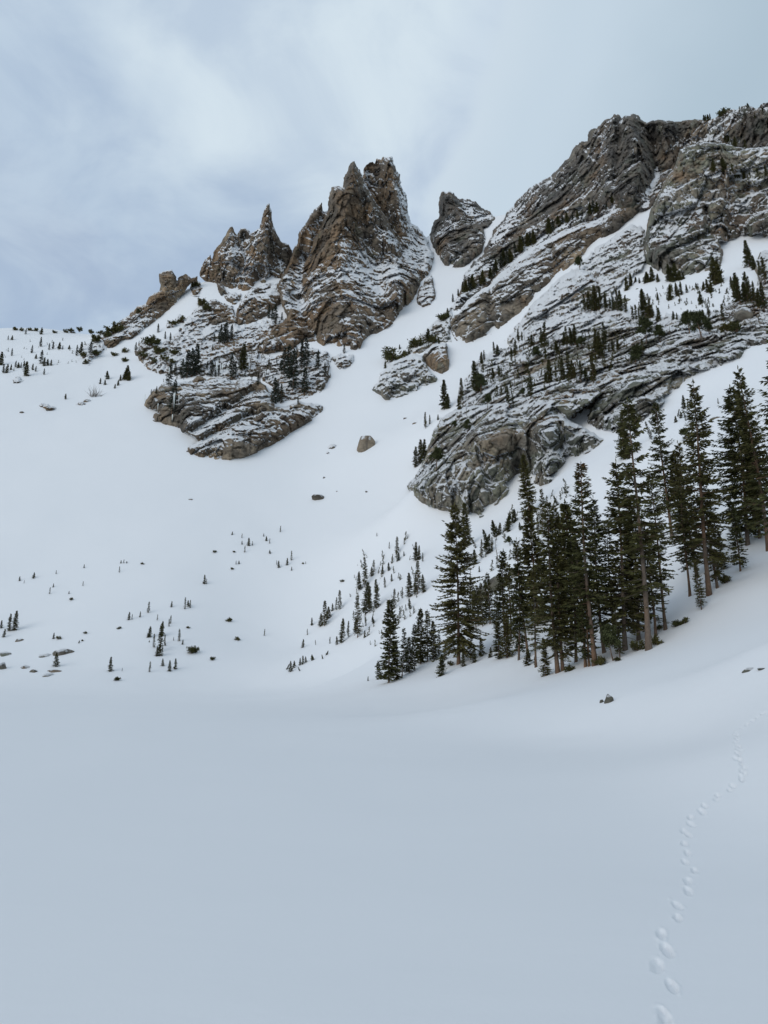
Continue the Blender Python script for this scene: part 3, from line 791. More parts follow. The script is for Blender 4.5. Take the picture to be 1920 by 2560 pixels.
rock('rock_buttress', 'rounded green grey buttress with an overhanging brown face, above the tree line', 'rock buttress',
     [(1017, 1215), (1034, 1195), (1051, 1164), (1067, 1121), (1084, 1077), (1105, 1043), (1135, 1023), (1189, 1012), (1253, 1008), (1304, 995), (1354, 978), (1388, 962), (1418, 952), (1442, 968), (1499, 966), (1508, 985), (1480, 1010), (1440, 1030), (1425, 1048), (1472, 1077), (1514, 1100), (1489, 1126), (1452, 1146), (1412, 1139), (1418, 1158), (1405, 1176), (1370, 1190), (1388, 1192), (1388, 1203), (1344, 1220), (1330, 1212), (1342, 1185), (1300, 1186), (1262, 1208), (1282, 1225), (1250, 1262), (1215, 1290), (1186, 1304), (1169, 1288), (1135, 1281), (1098, 1278), (1047, 1258), (1027, 1237)],
     M_GREEN, bulge=26, bw=62, snow=-0.115, nw=0.65, theta=0.45, stretch=1.0, amp=0.85, seed=17, joint=(3.2, 6, 14), crk=0.4, cells=((34, 7), (15, 4.0), (6.5, 1.9), (2.6, .8)), veinw=0.075, veins=1.5,
     ridges=[([(1229, 1200), (1300, 1165), (1395, 1125)], -7, 24), ([(1200, 1105), (1300, 1085), (1400, 1075)], 9, 40), ([(1196, 1120), (1215, 1190), (1232, 1208)], -5, 10), ([(1402, 1060), (1408, 1135)], -7, 10), ([(1030, 1215), (1060, 1240)], 6, 30)],
     zones=[([(1196, 1115), (1205, 1160), (1232, 1206)], 5, 0.20), ([(1405, 1050), (1450, 1060), (1500, 1090)], 9, 0.26), ([(1120, 1045), (1200, 1030), (1300, 1020), (1370, 1010)], 22, 0.11), ([(1055, 1235), (1100, 1225), (1150, 1240), (1200, 1225), (1260, 1215)], 12, 0.16), ([(1230, 1265), (1200, 1280)], 18, 0.1), ([(1405, 1125), (1412, 1142)], 5, .2), ([(1340, 1190), (1395, 1160)], 8, .07)], step=2.0)

# ---- rocks between the couloir and the right-hand slope
rock('rock_slab', 'low tilted slabs with snowy ledges, right of the couloir near the big block', 'rock slab',
     [(926, 975), (944, 955), (950, 935), (975, 906), (1010, 893), (1036, 885), (1056, 888), (1074, 925), (1098, 945), (1094, 959), (1050, 980), (1000, 999), (960, 1004), (950, 990), (935, 985)],
     M_GREEN, bulge=14, bw=38, snow=0.0, theta=0.45, stretch=1.8, seed=18, cells=((24, 5), (11, 3.2), (5, 1.8), (2.5, .9)), zones=[([(950, 945), (1000, 905), (1050, 895)], 12, 0.12)])
rock('rock_block', 'squarish brown block standing on the tilted slabs right of the couloir', 'rock block',
     [(1056, 890), (1070, 870), (1084, 861), (1118, 856), (1121, 884), (1123, 928), (1106, 942), (1074, 926), (1058, 906)],
     M_FLANK, bulge=18, bw=26, snow=-0.16, amp=0.5, theta=0.25, seed=19, zones=[([(1062, 880), (1084, 866), (1116, 862)], 6, 0.2)], step=1.8)
rock('rocky_slope', 'snowy rock ledges climbing from the squarish block to the diagonal cliff band', 'rocky slope',
     [(1008, 893), (1030, 868), (1050, 838), (1080, 808), (1108, 782), (1127, 770), (1134, 800), (1126, 830), (1130, 850), (1118, 858), (1084, 862), (1056, 888), (1030, 890)],
     M_GREEN, bulge=8, bw=30, snow=0.11, theta=0.5, stretch=1.8, seed=20, cells=((14, 3), (7, 2), (3.5, 1.1)))

# ---- rocks below the left-hand spires
rock('rock_cliff', 'slanting dark slab cliff directly under the thorn spire cluster', 'cliff',
     [(587, 812), (593, 774), (603, 749), (631, 720), (660, 708), (700, 702), (720, 688), (740, 672), (765, 690), (768, 730), (742, 760), (704, 760), (680, 775), (663, 793), (644, 805), (618, 816), (599, 820)],
     M_BROWN, sky=560, bulge=16, bw=40, snow=-0.03, theta=0.6, stretch=1.6, seed=21, zones=[([(700, 712), (740, 690)], 14, 0.14), ([(660, 715), (700, 735), (735, 745)], 10, 0.08)])
for k, (lab, poly, sn) in enumerate([
    ('dark rock patch in the snow just below the squat skyline pillar', [(473, 712), (488, 696), (501, 705), (503, 725), (495, 738), (476, 734)], 0.02),
    ('rocks with dark shrubs in the middle of the snow ramp under the squat pillar', [(493, 752), (505, 747), (520, 752), (535, 775), (548, 800), (562, 830), (568, 850), (545, 850), (530, 828), (505, 842), (490, 838), (474, 812), (472, 786), (484, 772), (505, 770)], 0.07),
    ('low rubble patch left of the shrubby rocks on the snow ramp', [(406, 818), (425, 805), (440, 790), (458, 787), (468, 800), (460, 815), (440, 822), (415, 826)], 0.07),
    ('rounded brown rocks on the right edge of the snow ramp below the smooth pillar', [(538, 700), (560, 712), (575, 730), (600, 735), (604, 750), (594, 772), (578, 768), (560, 748), (546, 740), (540, 722)], 0.0),
    ('shrub covered rock rib at the left end of the snowy terraces', [(338, 890), (345, 860), (365, 845), (390, 842), (408, 858), (425, 868), (440, 855), (452, 885), (448, 905), (425, 902), (410, 915), (385, 924), (365, 915), (350, 905)], 0.10),
    ('long snowy rock terrace with trees below the slanting slab cliff', [(455, 905), (480, 880), (520, 862), (560, 850), (600, 835), (640, 815), (668, 800), (690, 790), (705, 800), (690, 822), (660, 842), (640, 868), (610, 880), (575, 890), (530, 905), (500, 925), (470, 930)], 0.13),
    ('rocky snow terrace full of trees under the left foot of the highest tower', [(640, 910), (660, 895), (700, 893), (740, 890), (790, 880), (815, 880), (822, 905), (826, 940), (812, 960), (790, 985), (760, 1000), (720, 1000), (695, 985), (672, 965), (650, 950)], 0.10),
    ('dark rounded rock at the right end of the tree filled terrace', [(752, 935), (765, 918), (790, 915), (815, 922), (826, 945), (818, 968), (806, 984), (785, 978), (760, 965)], -0.02),
    ('broken snowy rocks at the right foot of the highest tower', [(825, 890), (850, 882), (880, 886), (884, 900), (874, 922), (850, 926), (838, 915)], 0.05),
    ('band of small rocks and shrubs low on the left end of the skyline ridge', [(193, 880), (215, 865), (240, 850), (262, 846), (268, 870), (250, 890), (225, 905), (205, 912), (197, 898)], 0.13),
    ('scattered snowy stones on the left snow bowl under the ridge', [(88, 1012), (110, 1008), (140, 1016), (146, 1022), (125, 1030), (105, 1026)], 0.06),
    ('low snowy mound of stones at the left frame edge', [(30, 948), (45, 943), (72, 948), (72, 956), (50, 962), (34, 958)], 0.06)]):
    rock('rock_patch', lab, 'rock patch', poly, M_BROWN, sky=600, bulge=7, bw=24, snow=sn, seed=30 + k, theta=0.4, cells=((16, 3.2), (8, 2.4), (4, 1.4), (2.2, .7)), step=1.9, rough=8)
rock('rocky_slope', 'snow dusted broken rib filling the ground between left spires and lower left cliff', 'rocky slope',
     [(350, 905), (365, 880), (400, 858), (440, 838), (470, 790), (500, 765), (540, 745), (585, 770), (600, 815), (650, 802), (690, 790), (715, 805), (680, 835), (650, 870), (645, 895), (700, 890), (770, 868), (800, 878), (830, 895), (826, 930), (800, 985), (745, 1005), (700, 1010), (672, 968), (640, 952), (580, 958), (540, 945), (490, 940), (440, 950), (410, 945), (380, 930)],
     M_BROWN, sky=600, bulge=7, bw=50, snow=0.04, steep=0.3, crk=0.4, nzw=0.40, nw=1.45, theta=0.4, stretch=1.2, amp=0.8, seed=55, rough=9, cells=((26, 4), (12, 3.2), (6, 2.4), (3, 1.2)), joint=(2.2, 7, 12), step=2.0)
F_CLIFF = rock('rock_cliff', 'lower left cliff of brown slabs with hanging ice and dark wet streaks', 'cliff',
     [(357, 1018), (365, 999), (381, 977), (413, 951), (444, 955), (479, 953), (495, 937), (517, 949), (536, 943), (565, 943), (580, 956), (612, 946), (641, 950), (660, 962), (677, 984), (680, 1002), (690, 1015), (720, 1015), (748, 1002), (777, 1008), (808, 1013), (811, 1031), (783, 1051), (745, 1076), (688, 1111), (625, 1142), (580, 1155), (536, 1155), (492, 1146), (460, 1133), (466, 1119), (498, 1102), (476, 1089), (451, 1079), (435, 1070), (413, 1066), (397, 1063), (375, 1054), (385, 1036), (400, 1028), (375, 1022)],
     M_FLANK, bulge=24, bw=42, snow=-0.125, theta=0.58, stretch=2.2, amp=0.85, seed=22, cells=((36, 8), (15, 4.6), (6.5, 2.2), (2.8, .9)),
     ridges=[([(470, 1085), (540, 1040), (600, 1000), (650, 965)], -10, 16), ([(490, 1110), (560, 1070), (640, 1030)], -9, 16)],
     zones=[([(530, 1065), (565, 1045), (605, 1032)], 9, 0.25), ([(400, 960), (470, 960), (560, 950), (640, 955)], 6, 0.15), ([(445, 1045), (470, 1005)], 6, 0.2), ([(500, 1105), (560, 1095), (600, 1080), (660, 1050)], 7, 0.12), ([(465, 1125), (510, 1110)], 12, .1)], step=2.0)

# ---- single boulders lying on the snow
def boulder_mesh(seed, mat, snow=0.0, cube=False):
    rg = np.random.default_rng(seed)
    import bmesh
    bm = bmesh.new()
    bmesh.ops.create_icosphere(bm, subdivisions=4, radius=1.0)
    V = np.array([v.co[:] for v in bm.verts]); Fc = np.array([[v.index for v in f.verts] for f in bm.faces])
    bm.free()
    pl = rg.normal(size=(11, 3)); pl /= np.linalg.norm(pl, axis=1, keepdims=True)
    dd = rg.uniform(0.68, 0.95, 11)
    if cube:
        pl[:6] = [[1, .1, 0], [-.9, 0, .35], [0.1, -1, .12], [0, 1, 0], [.15, 0, 1], [-.5, -.5, .7]]; pl /= np.linalg.norm(pl, axis=1, keepdims=True); dd[:6] = .80; dd[6:] = .97
    r = np.min(np.where(V @ pl.T > 0.05, dd / np.maximum(V @ pl.T, 0.05), 9), axis=1)
    V = V * np.minimum(r, 1.12)[:, None]
    V = V * (1 + (0.05 if cube else 0.16) * fbm(V * 2.2 + seed, seed, 4, 0.6))[:, None]
    nz = V[:, 2] / np.linalg.norm(V, axis=1)
    sn = 0.36 + 0.30 * np.clip(nz - 0.3, -1, 1) + snow + 0.14 * fbm(V * 2.5 + 9, seed + 4, 3)
    return make_mesh('boulder', V, Fc, [mat], attrs={'snow': sn, 'crack': 0 * sn, 'tone': 0 * sn + 0.5})


def on_snow(px, py, use_rock=True):
    Y = float(tdepth(px, py))
    if use_rock:
        i, j = int(px / 2), int(py / 2)
        if 0 <= i < 1100 and 0 <= j < 950 and ROCKZ[j, i] < Y:
            Y = float(ROCKZ[j, i])
    if not math.isfinite(Y):
        for d in range(1, 12):
            Y = float(tdepth(px, py + 3 * d))
            if math.isfinite(Y): break
    return Vector(pix(px, py, Y).tolist())


BOULD = [  # x, y of base, width px, height px, label, snow
    (915, 1122, 45, 40, 'large cube shaped boulder alone in the middle of the snow bowl', -0.02),
    (832, 1118, 30, 13, 'flat snow topped rock left of the large cube shaped boulder', 0.12),
    (819, 1133, 12, 7, 'small stone just below the flat snow topped rock', 0.1),
    (908, 1126, 22, 6, 'thin flat stone at the foot of the large cube shaped boulder', 0.05),
    (811, 1194, 11, 7, 'small dark stone halfway down the snow bowl, above the wedge rock', 0),
    (793, 1249, 30, 15, 'pale wedge shaped rock poking from the snow in the middle of the bowl', 0),
    (917, 1229, 8, 6, 'tiny stone alone right of the pale wedge rock', 0),
    (476, 1249, 10, 5, 'tiny dark stone below the tip of the lower left cliff', 0.05),
    (843, 1228, 6, 3, 'smallest stone between the wedge rock and the flat topped rock', 0),
    (1040, 1057, 16, 5, 'thin stone on the snow left of the round buttress, higher one', 0),
    (1015, 1045, 10, 4, 'thin stone on the snow left of the round buttress, lower one', 0),
    (55, 1031, 16, 7, 'dark stone high on the left side of the snow bowl', 0),
    (202, 1012, 24, 13, 'brown rock with snow cap, left of a pair below the bare bush', 0.08),
    (220, 1004, 22, 11, 'brown rock with snow cap, right of a pair below the bare bush', 0.1),
    (252, 990, 8, 4, 'tiny stone to the right of the bare bush', 0.0),
    (46, 1602, 20, 7, 'low olive rock above the left shore, uppermost of the shore slabs', 0.02),
    (8, 1637, 34, 10, 'brown slab at the left frame edge above the shore', 0),
    (2, 1673, 18, 15, 'dark stone cut by the left frame edge near the shore', 0),
    (160, 1632, 52, 13, 'largest flat grey slab above the left shore', 0.06),
    (108, 1640, 34, 8, 'long snowy slab left of the largest shore slab', 0.14),
    (66, 1669, 28, 8, 'thin flat slab among the shore rocks, left one', 0.06),
    (84, 1680, 22, 9, 'olive flat slab among the shore rocks, middle one', 0.0),
    (134, 1679, 32, 6, 'thin flat slab among the shore rocks, right one', 0.02),
    (118, 1690, 30, 10, 'brown flat slab nearest to the left shore', 0.06),
    (1523, 1756, 19, 16, 'mossy pointed stone alone on the near snow below the trees', -0.1),
    (1506, 1756, 11, 8, 'small stone touching the left side of the mossy pointed stone', -0.1),
    (1878, 1674, 26, 8, 'thin dark stone peeping from the snow at the right frame edge', 0.05),
    (1908, 1671, 22, 3, 'sliver of stone right of the thin dark stone by the frame edge', 0.05),
    (1205, 1500, 52, 34, 'mossy slab behind the trunks in the forest gap, lower left one', 0.0),
    (1255, 1470, 60, 40, 'mossy slab behind the trunks in the forest gap, upper one', 0.0),
    (1290, 1440, 34, 22, 'brown slab behind the trunks at the top of the forest gap', 0.0),
    (1792, 1045, 22, 10, 'flat brown stone on the right snow slope between tall tree tops', 0.0),
    (1565, 752, 36, 9, 'flat brown stone in the snow below the small striped slab', 0.0),
    (1535, 812, 26, 12, 'flat grey green stone on the snow above the slab slope', 0.0),
    (1734, 724, 12, 7, 'small orange stone on the snow under the upper right cliff', -0.1),
    (1593, 722, 8, 5, 'tiny orange stone on the snow left of the upper right cliff', -0.1),
    (1860, 790, 44, 24, 'broad grey boulder at the right end of the tree covered slope', 0.05),
    (1104, 900, 10, 7, 'small dark stone right of the squarish block', 0.0),
]
for k, (bx, by, bwid, bh, lab, sn) in enumerate(BOULD):
    p = on_snow(bx, by, use_rock=bx > 1500)
    s = p.y / (cp * F_PX) * 1.0
    w_, h_ = bwid * s / 2, bh * s
    o = link('boulder', boulder_mesh(100 + k, M_GREEN if bx > 1150 or by > 1500 else M_FLANK, sn, k == 0), label=lab, cat='boulder')
    if bh >= 14:
        o.location = p + Vector((0, w_ * 0.35, h_ * 0.25))
        o.scale = (w_ * 1.08, w_ * 0.9, h_ * 0.80)
    else:                                     # low stones: only their backs show above the snow
        o.location = p + Vector((0, w_ * 0.5, -h_ * 0.5))
        o.scale = (w_ * 1.3, w_ * 1.0, h_ * 1.15)
    o.rotation_euler = (0, 0, 1.3 * k + (0.25 if k == 0 else 0))

# ---- ice hanging from the lower left cliff
rg = random.Random(8)
ICE = [(563, 952, 26), (568, 953, 34), (574, 955, 24), (579, 957, 30), (585, 956, 18), (449, 956, 22), (446, 957, 14), (452, 1008, 42), (457, 1010, 50), (462, 1008, 30), (404, 1020, 24), (368, 1003, 16), (373, 998, 14), (434, 1040, 22)]
cone = []
for k in range(7):
    a = 2 * math.pi * k / 7
    cone.append((math.cos(a), math.sin(a), 0))
for k in range(7):
    a = 2 * math.pi * k / 7 + .3
    cone.append((0.55 * math.cos(a), 0.6 * math.sin(a), -0.45))
cone.append((0.05, 0, -1)); cone.append((0, 0, 0.08))
cf = []
for k in range(7):
    j = (k + 1) % 7
    cf += [(k, j, 7 + j), (k, 7 + j, 7 + k), (7 + k, 7 + j, 14), (j, k, 15)]
ice_me = make_mesh('icicle', cone, cf, [M_ICE], smooth=True)
for (ix, iy, ih) in ICE:
    p = on_snow(ix, iy)
    q = on_snow(ix, iy + ih)
    s = p.y / F_PX
    o = link('icicle', ice_me, parent=F_CLIFF)
    o.location = (p.x, min(p.y, q.y) - 0.2, p.z)
    o.scale = (rg.uniform(0.9, 1.5) * s, 1.1 * s, ih * s * 0.9)

# ------------------------------------------------------------------ trees
class Buf:
    def __init__(self):
        self.v, self.f, self.n = [], [], 0

    def add(self, v, f):
        v = np.asarray(v, np.float32); f = np.asarray(f, np.int32)
        self.v.append(v); self.f.append(f + self.n); self.n += len(v)

    def arrays(self):
        return np.vstack(self.v), np.vstack(self.f)


def tube(buf, pts, rads, k=6):
    pts = np.asarray(pts, float)
    n = len(pts)
    t = np.gradient(pts, axis=0); t /= np.linalg.norm(t, axis=1, keepdims=True) + 1e-9
    ref = np.where(np.abs(t[:, 2:3]) > 0.9, np.array([[1.0, 0, 0]]), np.array([[0, 0, 1.0]]))
    a = np.cross(t, ref); a /= np.linalg.norm(a, axis=1, keepdims=True) + 1e-9
    b = np.cross(t, a)
    th = np.arange(k) * 2 * math.pi / k
    V = pts[:, None] + np.asarray(rads)[:, None, None] * (np.cos(th)[None, :, None] * a[:, None] + np.sin(th)[None, :, None] * b[:, None])
    F = []
    for i in range(n - 1):
        for j in range(k):
            F.append((i * k + j, i * k + (j + 1) % k, (i + 1) * k + (j + 1) % k, (i + 1) * k + j))
    buf.add(V.reshape(-1, 3), F)


def twigs(buf, base, d, length, width, rg):
    """needle sprays: slim four-cornered blades"""
    n = len(base)
    d = d / (np.linalg.norm(d, axis=1, keepdims=True) + 1e-9)
    w = np.cross(d, rg.normal(size=(n, 3)) * 0.7 + np.array([0, 0, 1.0]))
    w /= np.linalg.norm(w, axis=1, keepdims=True) + 1e-9
    L, Wd = length[:, None], width[:, None]
    sag = np.array([0, 0, -1.0]) * L * 0.08
    V = np.stack([base, base + d * L * 0.45 + w * Wd, base + d * L + sag, base + d * L * 0.5 - w * Wd], 1)
    F = np.arange(4 * n).reshape(n, 4)
    buf.add(V.reshape(-1, 3), F)


def conifer(seed, H, R, cb=0.15, spacing=0.33, per=5, tl=0.5, tw=0.085, gap=0.12, droop=0.30, dens=0.17, top=0.8, dead=10, lean=0.0, bare_top=False, lobes=0.35):
    rg = np.random.default_rng(seed)
    tr, cr = Buf(), Buf()
    r0 = 0.0092 * H + 0.02
    zs = np.linspace(-0.6, H * 0.985, 14)
    bend = np.stack([0.012 * H * np.sin(zs / H * rg.uniform(2, 5) + rg.uniform(0, 6)) + lean * H * 0.12 * (1 - zs / H) ** 2, 0.010 * H * np.sin(zs / H * rg.uniform(2, 5) + rg.uniform(0, 6)), zs], 1)
    bend[:, :2] -= bend[1, :2]
    rads = r0 * np.clip(1.02 - zs / H, 0.03, 1.1) ** 0.85
    rads[0] *= 1.5; rads[1] *= 1.18
    tube(tr, bend, rads, 8)

    def axis(z):
        return np.array([np.interp(z, zs, bend[:, 0]), np.interp(z, zs, bend[:, 1]), z])
    z = cb * H
    lob = rg.uniform(1 - lobes, 1 + lobes * 0.6, 24)
    while z < H * 0.975:
        t = (z - cb * H) / (H * (1 - cb))
        prof = 1.38 * R * ((1 - t) ** top) * min(1, (t + 0.10) / 0.24) ** 0.55 * np.interp(t * 23, np.arange(24), lob)
        for k in range(per):
            if rg.random() < gap: continue
            L = prof * rg.uniform(0.55, 1.2) + 0.10
            a = rg.uniform(0, 2 * math.pi)
            out = np.array([math.cos(a), math.sin(a), 0.0]); side = np.array([-math.sin(a), math.cos(a), 0.0])
            el = -droop + t * (droop + 0.62) + rg.normal() * 0.10
            zb = z + rg.uniform(-0.5, 0.5) * spacing
            p0 = axis(zb)
            m = max(3, int(L / dens))
            s = (np.arange(m) + rg.uniform(0.2, 1.0, m)) / (m + 0.5)
            s = 0.12 + 0.88 * s
            cur = np.tan(el) * s - 0.20 * s * s + 0.18 * s ** 3
            P = p0 + out * (s * L * math.cos(el))[:, None] + np.array([0, 0, 1.0]) * (cur * L)[:, None] + side * (0.10 * L * rg.normal() * s ** 2)[:, None]
            ln = tl * (0.62 + 0.5 * (1 - s)) * rg.uniform(0.7, 1.25, m) * min(1.0, 0.45 + L / 1.6)
            for sg in (-1, 1):
                dv = out * rg.uniform(0.45, 0.95, (m, 1)) + sg * side * rg.uniform(0.5, 1.0, (m, 1)) + np.array([0, 0, 1.0]) * rg.uniform(-0.35, 0.18, (m, 1))
                twigs(cr, P, dv, ln, tw * rg.uniform(0.7, 1.3, m), rg)
            mh = max(2, m // 2)
            twigs(cr, P[:mh] + 0.02, np.array([0, 0, 1.0]) * rg.uniform(-0.6, 0.5, (mh, 1)) + out * rg.uniform(0.4, 0.9, (mh, 1)) + side * rg.normal(size=(mh, 1)) * 0.4, ln[:mh] * 0.8, tw * np.ones(mh), rg)
            twigs(cr, P[-1:], (out + np.array([0, 0, 0.25]))[None], np.array([tl * 0.7]), np.array([tw]), rg)
            if H > 6 and rg.random() < 0.6:
                q = np.linspace(0, 0.8, 4)
                c2 = np.tan(el) * q - 0.22 * q * q + 0.20 * q ** 3
                tube(tr, p0 + out * (q * L * math.cos(el))[:, None] + np.array([0, 0, 1.0]) * (c2 * L)[:, None], 0.018 + 0.012 * L * (1 - q), 3)
        z += spacing * rg.uniform(0.7, 1.3) * (1.0 - 0.35 * t)
    twigs(cr, np.array([axis(H * f) for f in (0.95, 0.965, 0.98, 0.985)]), np.array([[0.25, 0.1, 1], [-0.2, 0.2, 1], [0.05, -0.2, 1], [0, 0, 1.0]]), np.array([0.35, 0.35, 0.35, 0.5]) * tl / 0.5, np.full(4, tw * 0.8), rg)
    for _ in range(dead):                                      # bare lower branches
        zb = H * rg.uniform(0.04, cb + 0.22)
        a = rg.uniform(0, 2 * math.pi); L = R * rg.uniform(0.25, 0.75)
        out = np.array([math.cos(a), math.sin(a), 0.0])
        q = np.linspace(0, 1, 4)
        tube(tr, axis(zb) + out * (q * L)[:, None] + np.array([0, 0, 1.0]) * (-0.25 * q * L + 0.1 * rg.normal() * q * q)[:, None], 0.022 * (1.1 - q), 3)
    return tr, cr


def pine(seed, H, R, cb=0.35):
    """limber pine: clumped, rounded crown on crooked limbs"""
    rg = np.random.default_rng(seed)
    tr, cr = Buf(), Buf()
    zs = np.linspace(-0.5, H * 0.9, 9)
    ax = np.stack([0.05 * H * np.sin(zs / H * 3 + seed) , 0.04 * H * np.cos(zs / H * 4 + seed), zs], 1); ax[:, :2] -= ax[1, :2]
    tube(tr, ax, (0.022 * H + 0.02) * np.clip(1.05 - zs / H, .1, 1.2), 7)
    for k in range(int(26)):
        t = rg.uniform(0, 1)
        zb = H * (cb + (0.92 - cb) * t)
        p0 = np.array([np.interp(zb, zs, ax[:, 0]), np.interp(zb, zs, ax[:, 1]), zb])
        a = rg.uniform(0, 2 * math.pi)
        L = R * (1 - 0.75 * t ** 1.6) * rg.uniform(0.5, 1.1)
        d = np.array([math.cos(a), math.sin(a), rg.uniform(-0.05, 0.6) + 0.5 * t])
        q = np.linspace(0, 1, 4)
        tube(tr, p0 + d * (q * L)[:, None], 0.03 * (1.2 - q) * H / 6, 4)
        nc = 5
        for c in range(nc):
            cen = p0 + d * L * rg.uniform(0.45, 1.05) + rg.normal(size=3) * 0.12 * R
            m = 34
            dv = rg.normal(size=(m, 3)); dv[:, 2] += 0.35
            twigs(cr, cen + rg.normal(size=(m, 3)) * 0.10 * R, dv, R * rg.uniform(0.10, 0.20, m), np.full(m, 0.052 * R), rg)
    return tr, cr


def snag(seed, H, R=0.8, leafy=False):
    rg = np.random.default_rng(seed)
    tr = Buf()
    zs = np.linspace(-0.5, H, 10)
    ax = np.stack([0.02 * H * np.sin(zs / H * 4 + seed), 0.02 * H * np.cos(zs / H * 3 + seed), zs], 1); ax[:, :2] -= ax[1, :2]
    tube(tr, ax, (0.012 * H + 0.03) * np.clip(1.05 - zs / H, .08, 1.2), 6)
    for k in range(46):
        zb = H * rg.uniform(0.15, 0.97); t = zb / H
        p0 = np.array([np.interp(zb, zs, ax[:, 0]), np.interp(zb, zs, ax[:, 1]), zb])
        a = rg.uniform(0, 2 * math.pi); L = R * (1.1 - t) * rg.uniform(0.4, 1.2) + 0.1
        out = np.array([math.cos(a), math.sin(a), 0.0])
        q = np.linspace(0, 1, 4)
        P = p0 + out * (q * L)[:, None] + np.array([0, 0, 1.0]) * ((rg.uniform(-0.4, 0.15) * q + 0.15 * q * q) * L)[:, None]
        tube(tr, P, 0.028 * (1.1 - q), 3)
        tube(tr, np.array([P[2], P[2] + (out * 0.5 + np.array([-out[1], out[0], 0]) * 0.7) * 0.35 * L, P[2] + (out * 0.9 + np.array([-out[1], out[0], 0])) * 0.5 * L]), np.array([0.016, 0.012, 0.004]), 3)
    return tr, None


def shrub(seed, R=1.0):
    """wind-cropped dwarf conifer: a low cushion of sprays on short stems"""
    rg = np.random.default_rng(seed)
    tr, cr = Buf(), Buf()
    for k in range(9):
        a = rg.uniform(0, 2 * math.pi); el = rg.uniform(0.25, 1.4)
        d = np.array([math.cos(a) * math.cos(el), math.sin(a) * math.cos(el), math.sin(el)])
        q = np.linspace(0, 1, 4)
        L = R * rg.uniform(0.55, 1.0)
        tube(tr, np.array([0, 0, -0.15 * R]) + d * (q * L)[:, None], 0.035 * R * (1.1 - q), 4)
        for c in range(5):
            cen = d * L * rg.uniform(0.4, 1.0)
            m = 16
            dv = rg.normal(size=(m, 3)) + d * 0.9
            twigs(cr, cen + rg.normal(size=(m, 3)) * 0.10 * R, dv, R * rg.uniform(0.16, 0.34, m), np.full(m, 0.05 * R), rg)
    return tr, cr


def bare_bush(seed, R=1.0):
    rg = np.random.default_rng(seed)
    tr = Buf()
    for k in range(46):
        a = rg.uniform(0, 2 * math.pi); el = rg.uniform(0.7, 1.5)
        d = np.array([math.cos(a) * math.cos(el), math.sin(a) * math.cos(el), math.sin(el)])
        q = np.linspace(0, 1, 4)
        tube(tr, rg.normal(size=3) * [0.18, 0.18, 0] + d * (q * R * rg.uniform(0.5, 1.1))[:, None] + rg.normal(size=3) * 0.08 * (q ** 2)[:, None], 0.014 * (1.15 - q), 3)
    return tr, None


LIB = {}


def variant(key, tr, cr, H, mats, joined):
    """mesh data for one kind of tree: (trunk, crown) or a joined one for trees a few pixels tall"""
    tv, tf = tr.arrays()
    if cr is None:
        me = make_mesh(key, tv, tf, [mats[0]])
        LIB.setdefault(key, []).append((H, me, None)); return
    cv, cf = cr.arrays()
    if joined:
        me = make_mesh(key, np.vstack([tv, cv]), np.vstack([tf, cf + len(tv)]), list(mats), mat_idx=[0] * len(tf) + [1] * len(cf))
        LIB.setdefault(key, []).append((H, me, None))
    else:
        LIB.setdefault(key, []).append((H, make_mesh('trunk', tv, tf, [mats[0]], smooth=True), make_mesh('crown', cv, cf, [mats[1]])))


NB = (M_BARK, M_NEEDLE)
for k, (R, cb, gap, top, dn, lob) in enumerate([(1.75, 0.16, 0.20, 0.75, 0.30, .45), (1.6, 0.22, 0.30, 0.62, 0.22, .6), (1.9, 0.12, 0.18, 0.80, 0.36, .45), (1.45, 0.28, 0.36, 0.50, 0.30, .65), (1.6, 0.10, 0.22, 0.66, 0.40, .5)]):
    variant('tall', *conifer(300 + k, 16.0, R, cb=cb, gap=gap, top=top, droop=dn, per=6, spacing=0.30, tl=0.46, tw=0.062, dens=0.125, dead=22, lobes=lob), 16.0, NB, False)
for k in range(2):
    variant('broad', *conifer(340 + k, 15.0, 2.5, cb=0.10, gap=0.12, top=0.75, droop=0.34, per=7, spacing=0.30, tl=0.50, tw=0.066, dens=0.13, dead=12, lobes=.3), 15.0, NB, False)
variant('rusty', *conifer(350, 16.0, 1.45, cb=0.30, gap=0.16, top=0.60, droop=0.25, per=6, spacing=0.30, tl=0.46, tw=0.062, dens=0.125, dead=26, lobes=.45), 16.0, NB, False)
for k in range(5):
    variant('fir', *conifer(360 + k, 8.0, 0.95 + 0.14 * (k % 3), cb=0.08, gap=0.12, top=0.75, per=8, spacing=0.22, tl=0.38, tw=0.07, dens=0.12, dead=10, droop=0.25), 8.0, NB, False)
for k in range(3):
    variant('slim', *conifer(380 + k, 8.0, 0.68, cb=0.12, gap=0.2, top=0.6, per=7, spacing=0.23, tl=0.34, tw=0.068, dens=0.12, dead=14, droop=0.2), 8.0, NB, False)
for k in range(5):
    variant('small_fir', *conifer(400 + k, 5.0, 0.80 + 0.14 * (k % 3), cb=0.05, gap=0.10, top=0.8, per=8, spacing=0.20, tl=0.36, tw=0.085, dens=0.13, dead=2, droop=0.2, lean=(k % 3) * 0.5), 5.0, NB, True)
for k in range(3):
    variant('small_slim', *conifer(420 + k, 5.0, 0.45, cb=0.10, gap=0.2, top=0.6, per=7, spacing=0.22, tl=0.28, tw=0.075, dens=0.13, dead=4, droop=0.2), 5.0, NB, True)
for k in range(4):
    variant('frost_fir', *conifer(430 + k, 12.0, 1.5 + 0.2 * (k % 2), cb=0.10, gap=0.15, top=0.75, per=6, spacing=0.42, tl=0.62, tw=0.11, dens=0.26, dead=4, droop=0.3), 12.0, (M_BARK, M_NEEDLE_F), True)
for k in range(3):
    variant('pine', *pine(440 + k, 7.0, 2.4), 7.0, (M_BARK, M_PINE), True)
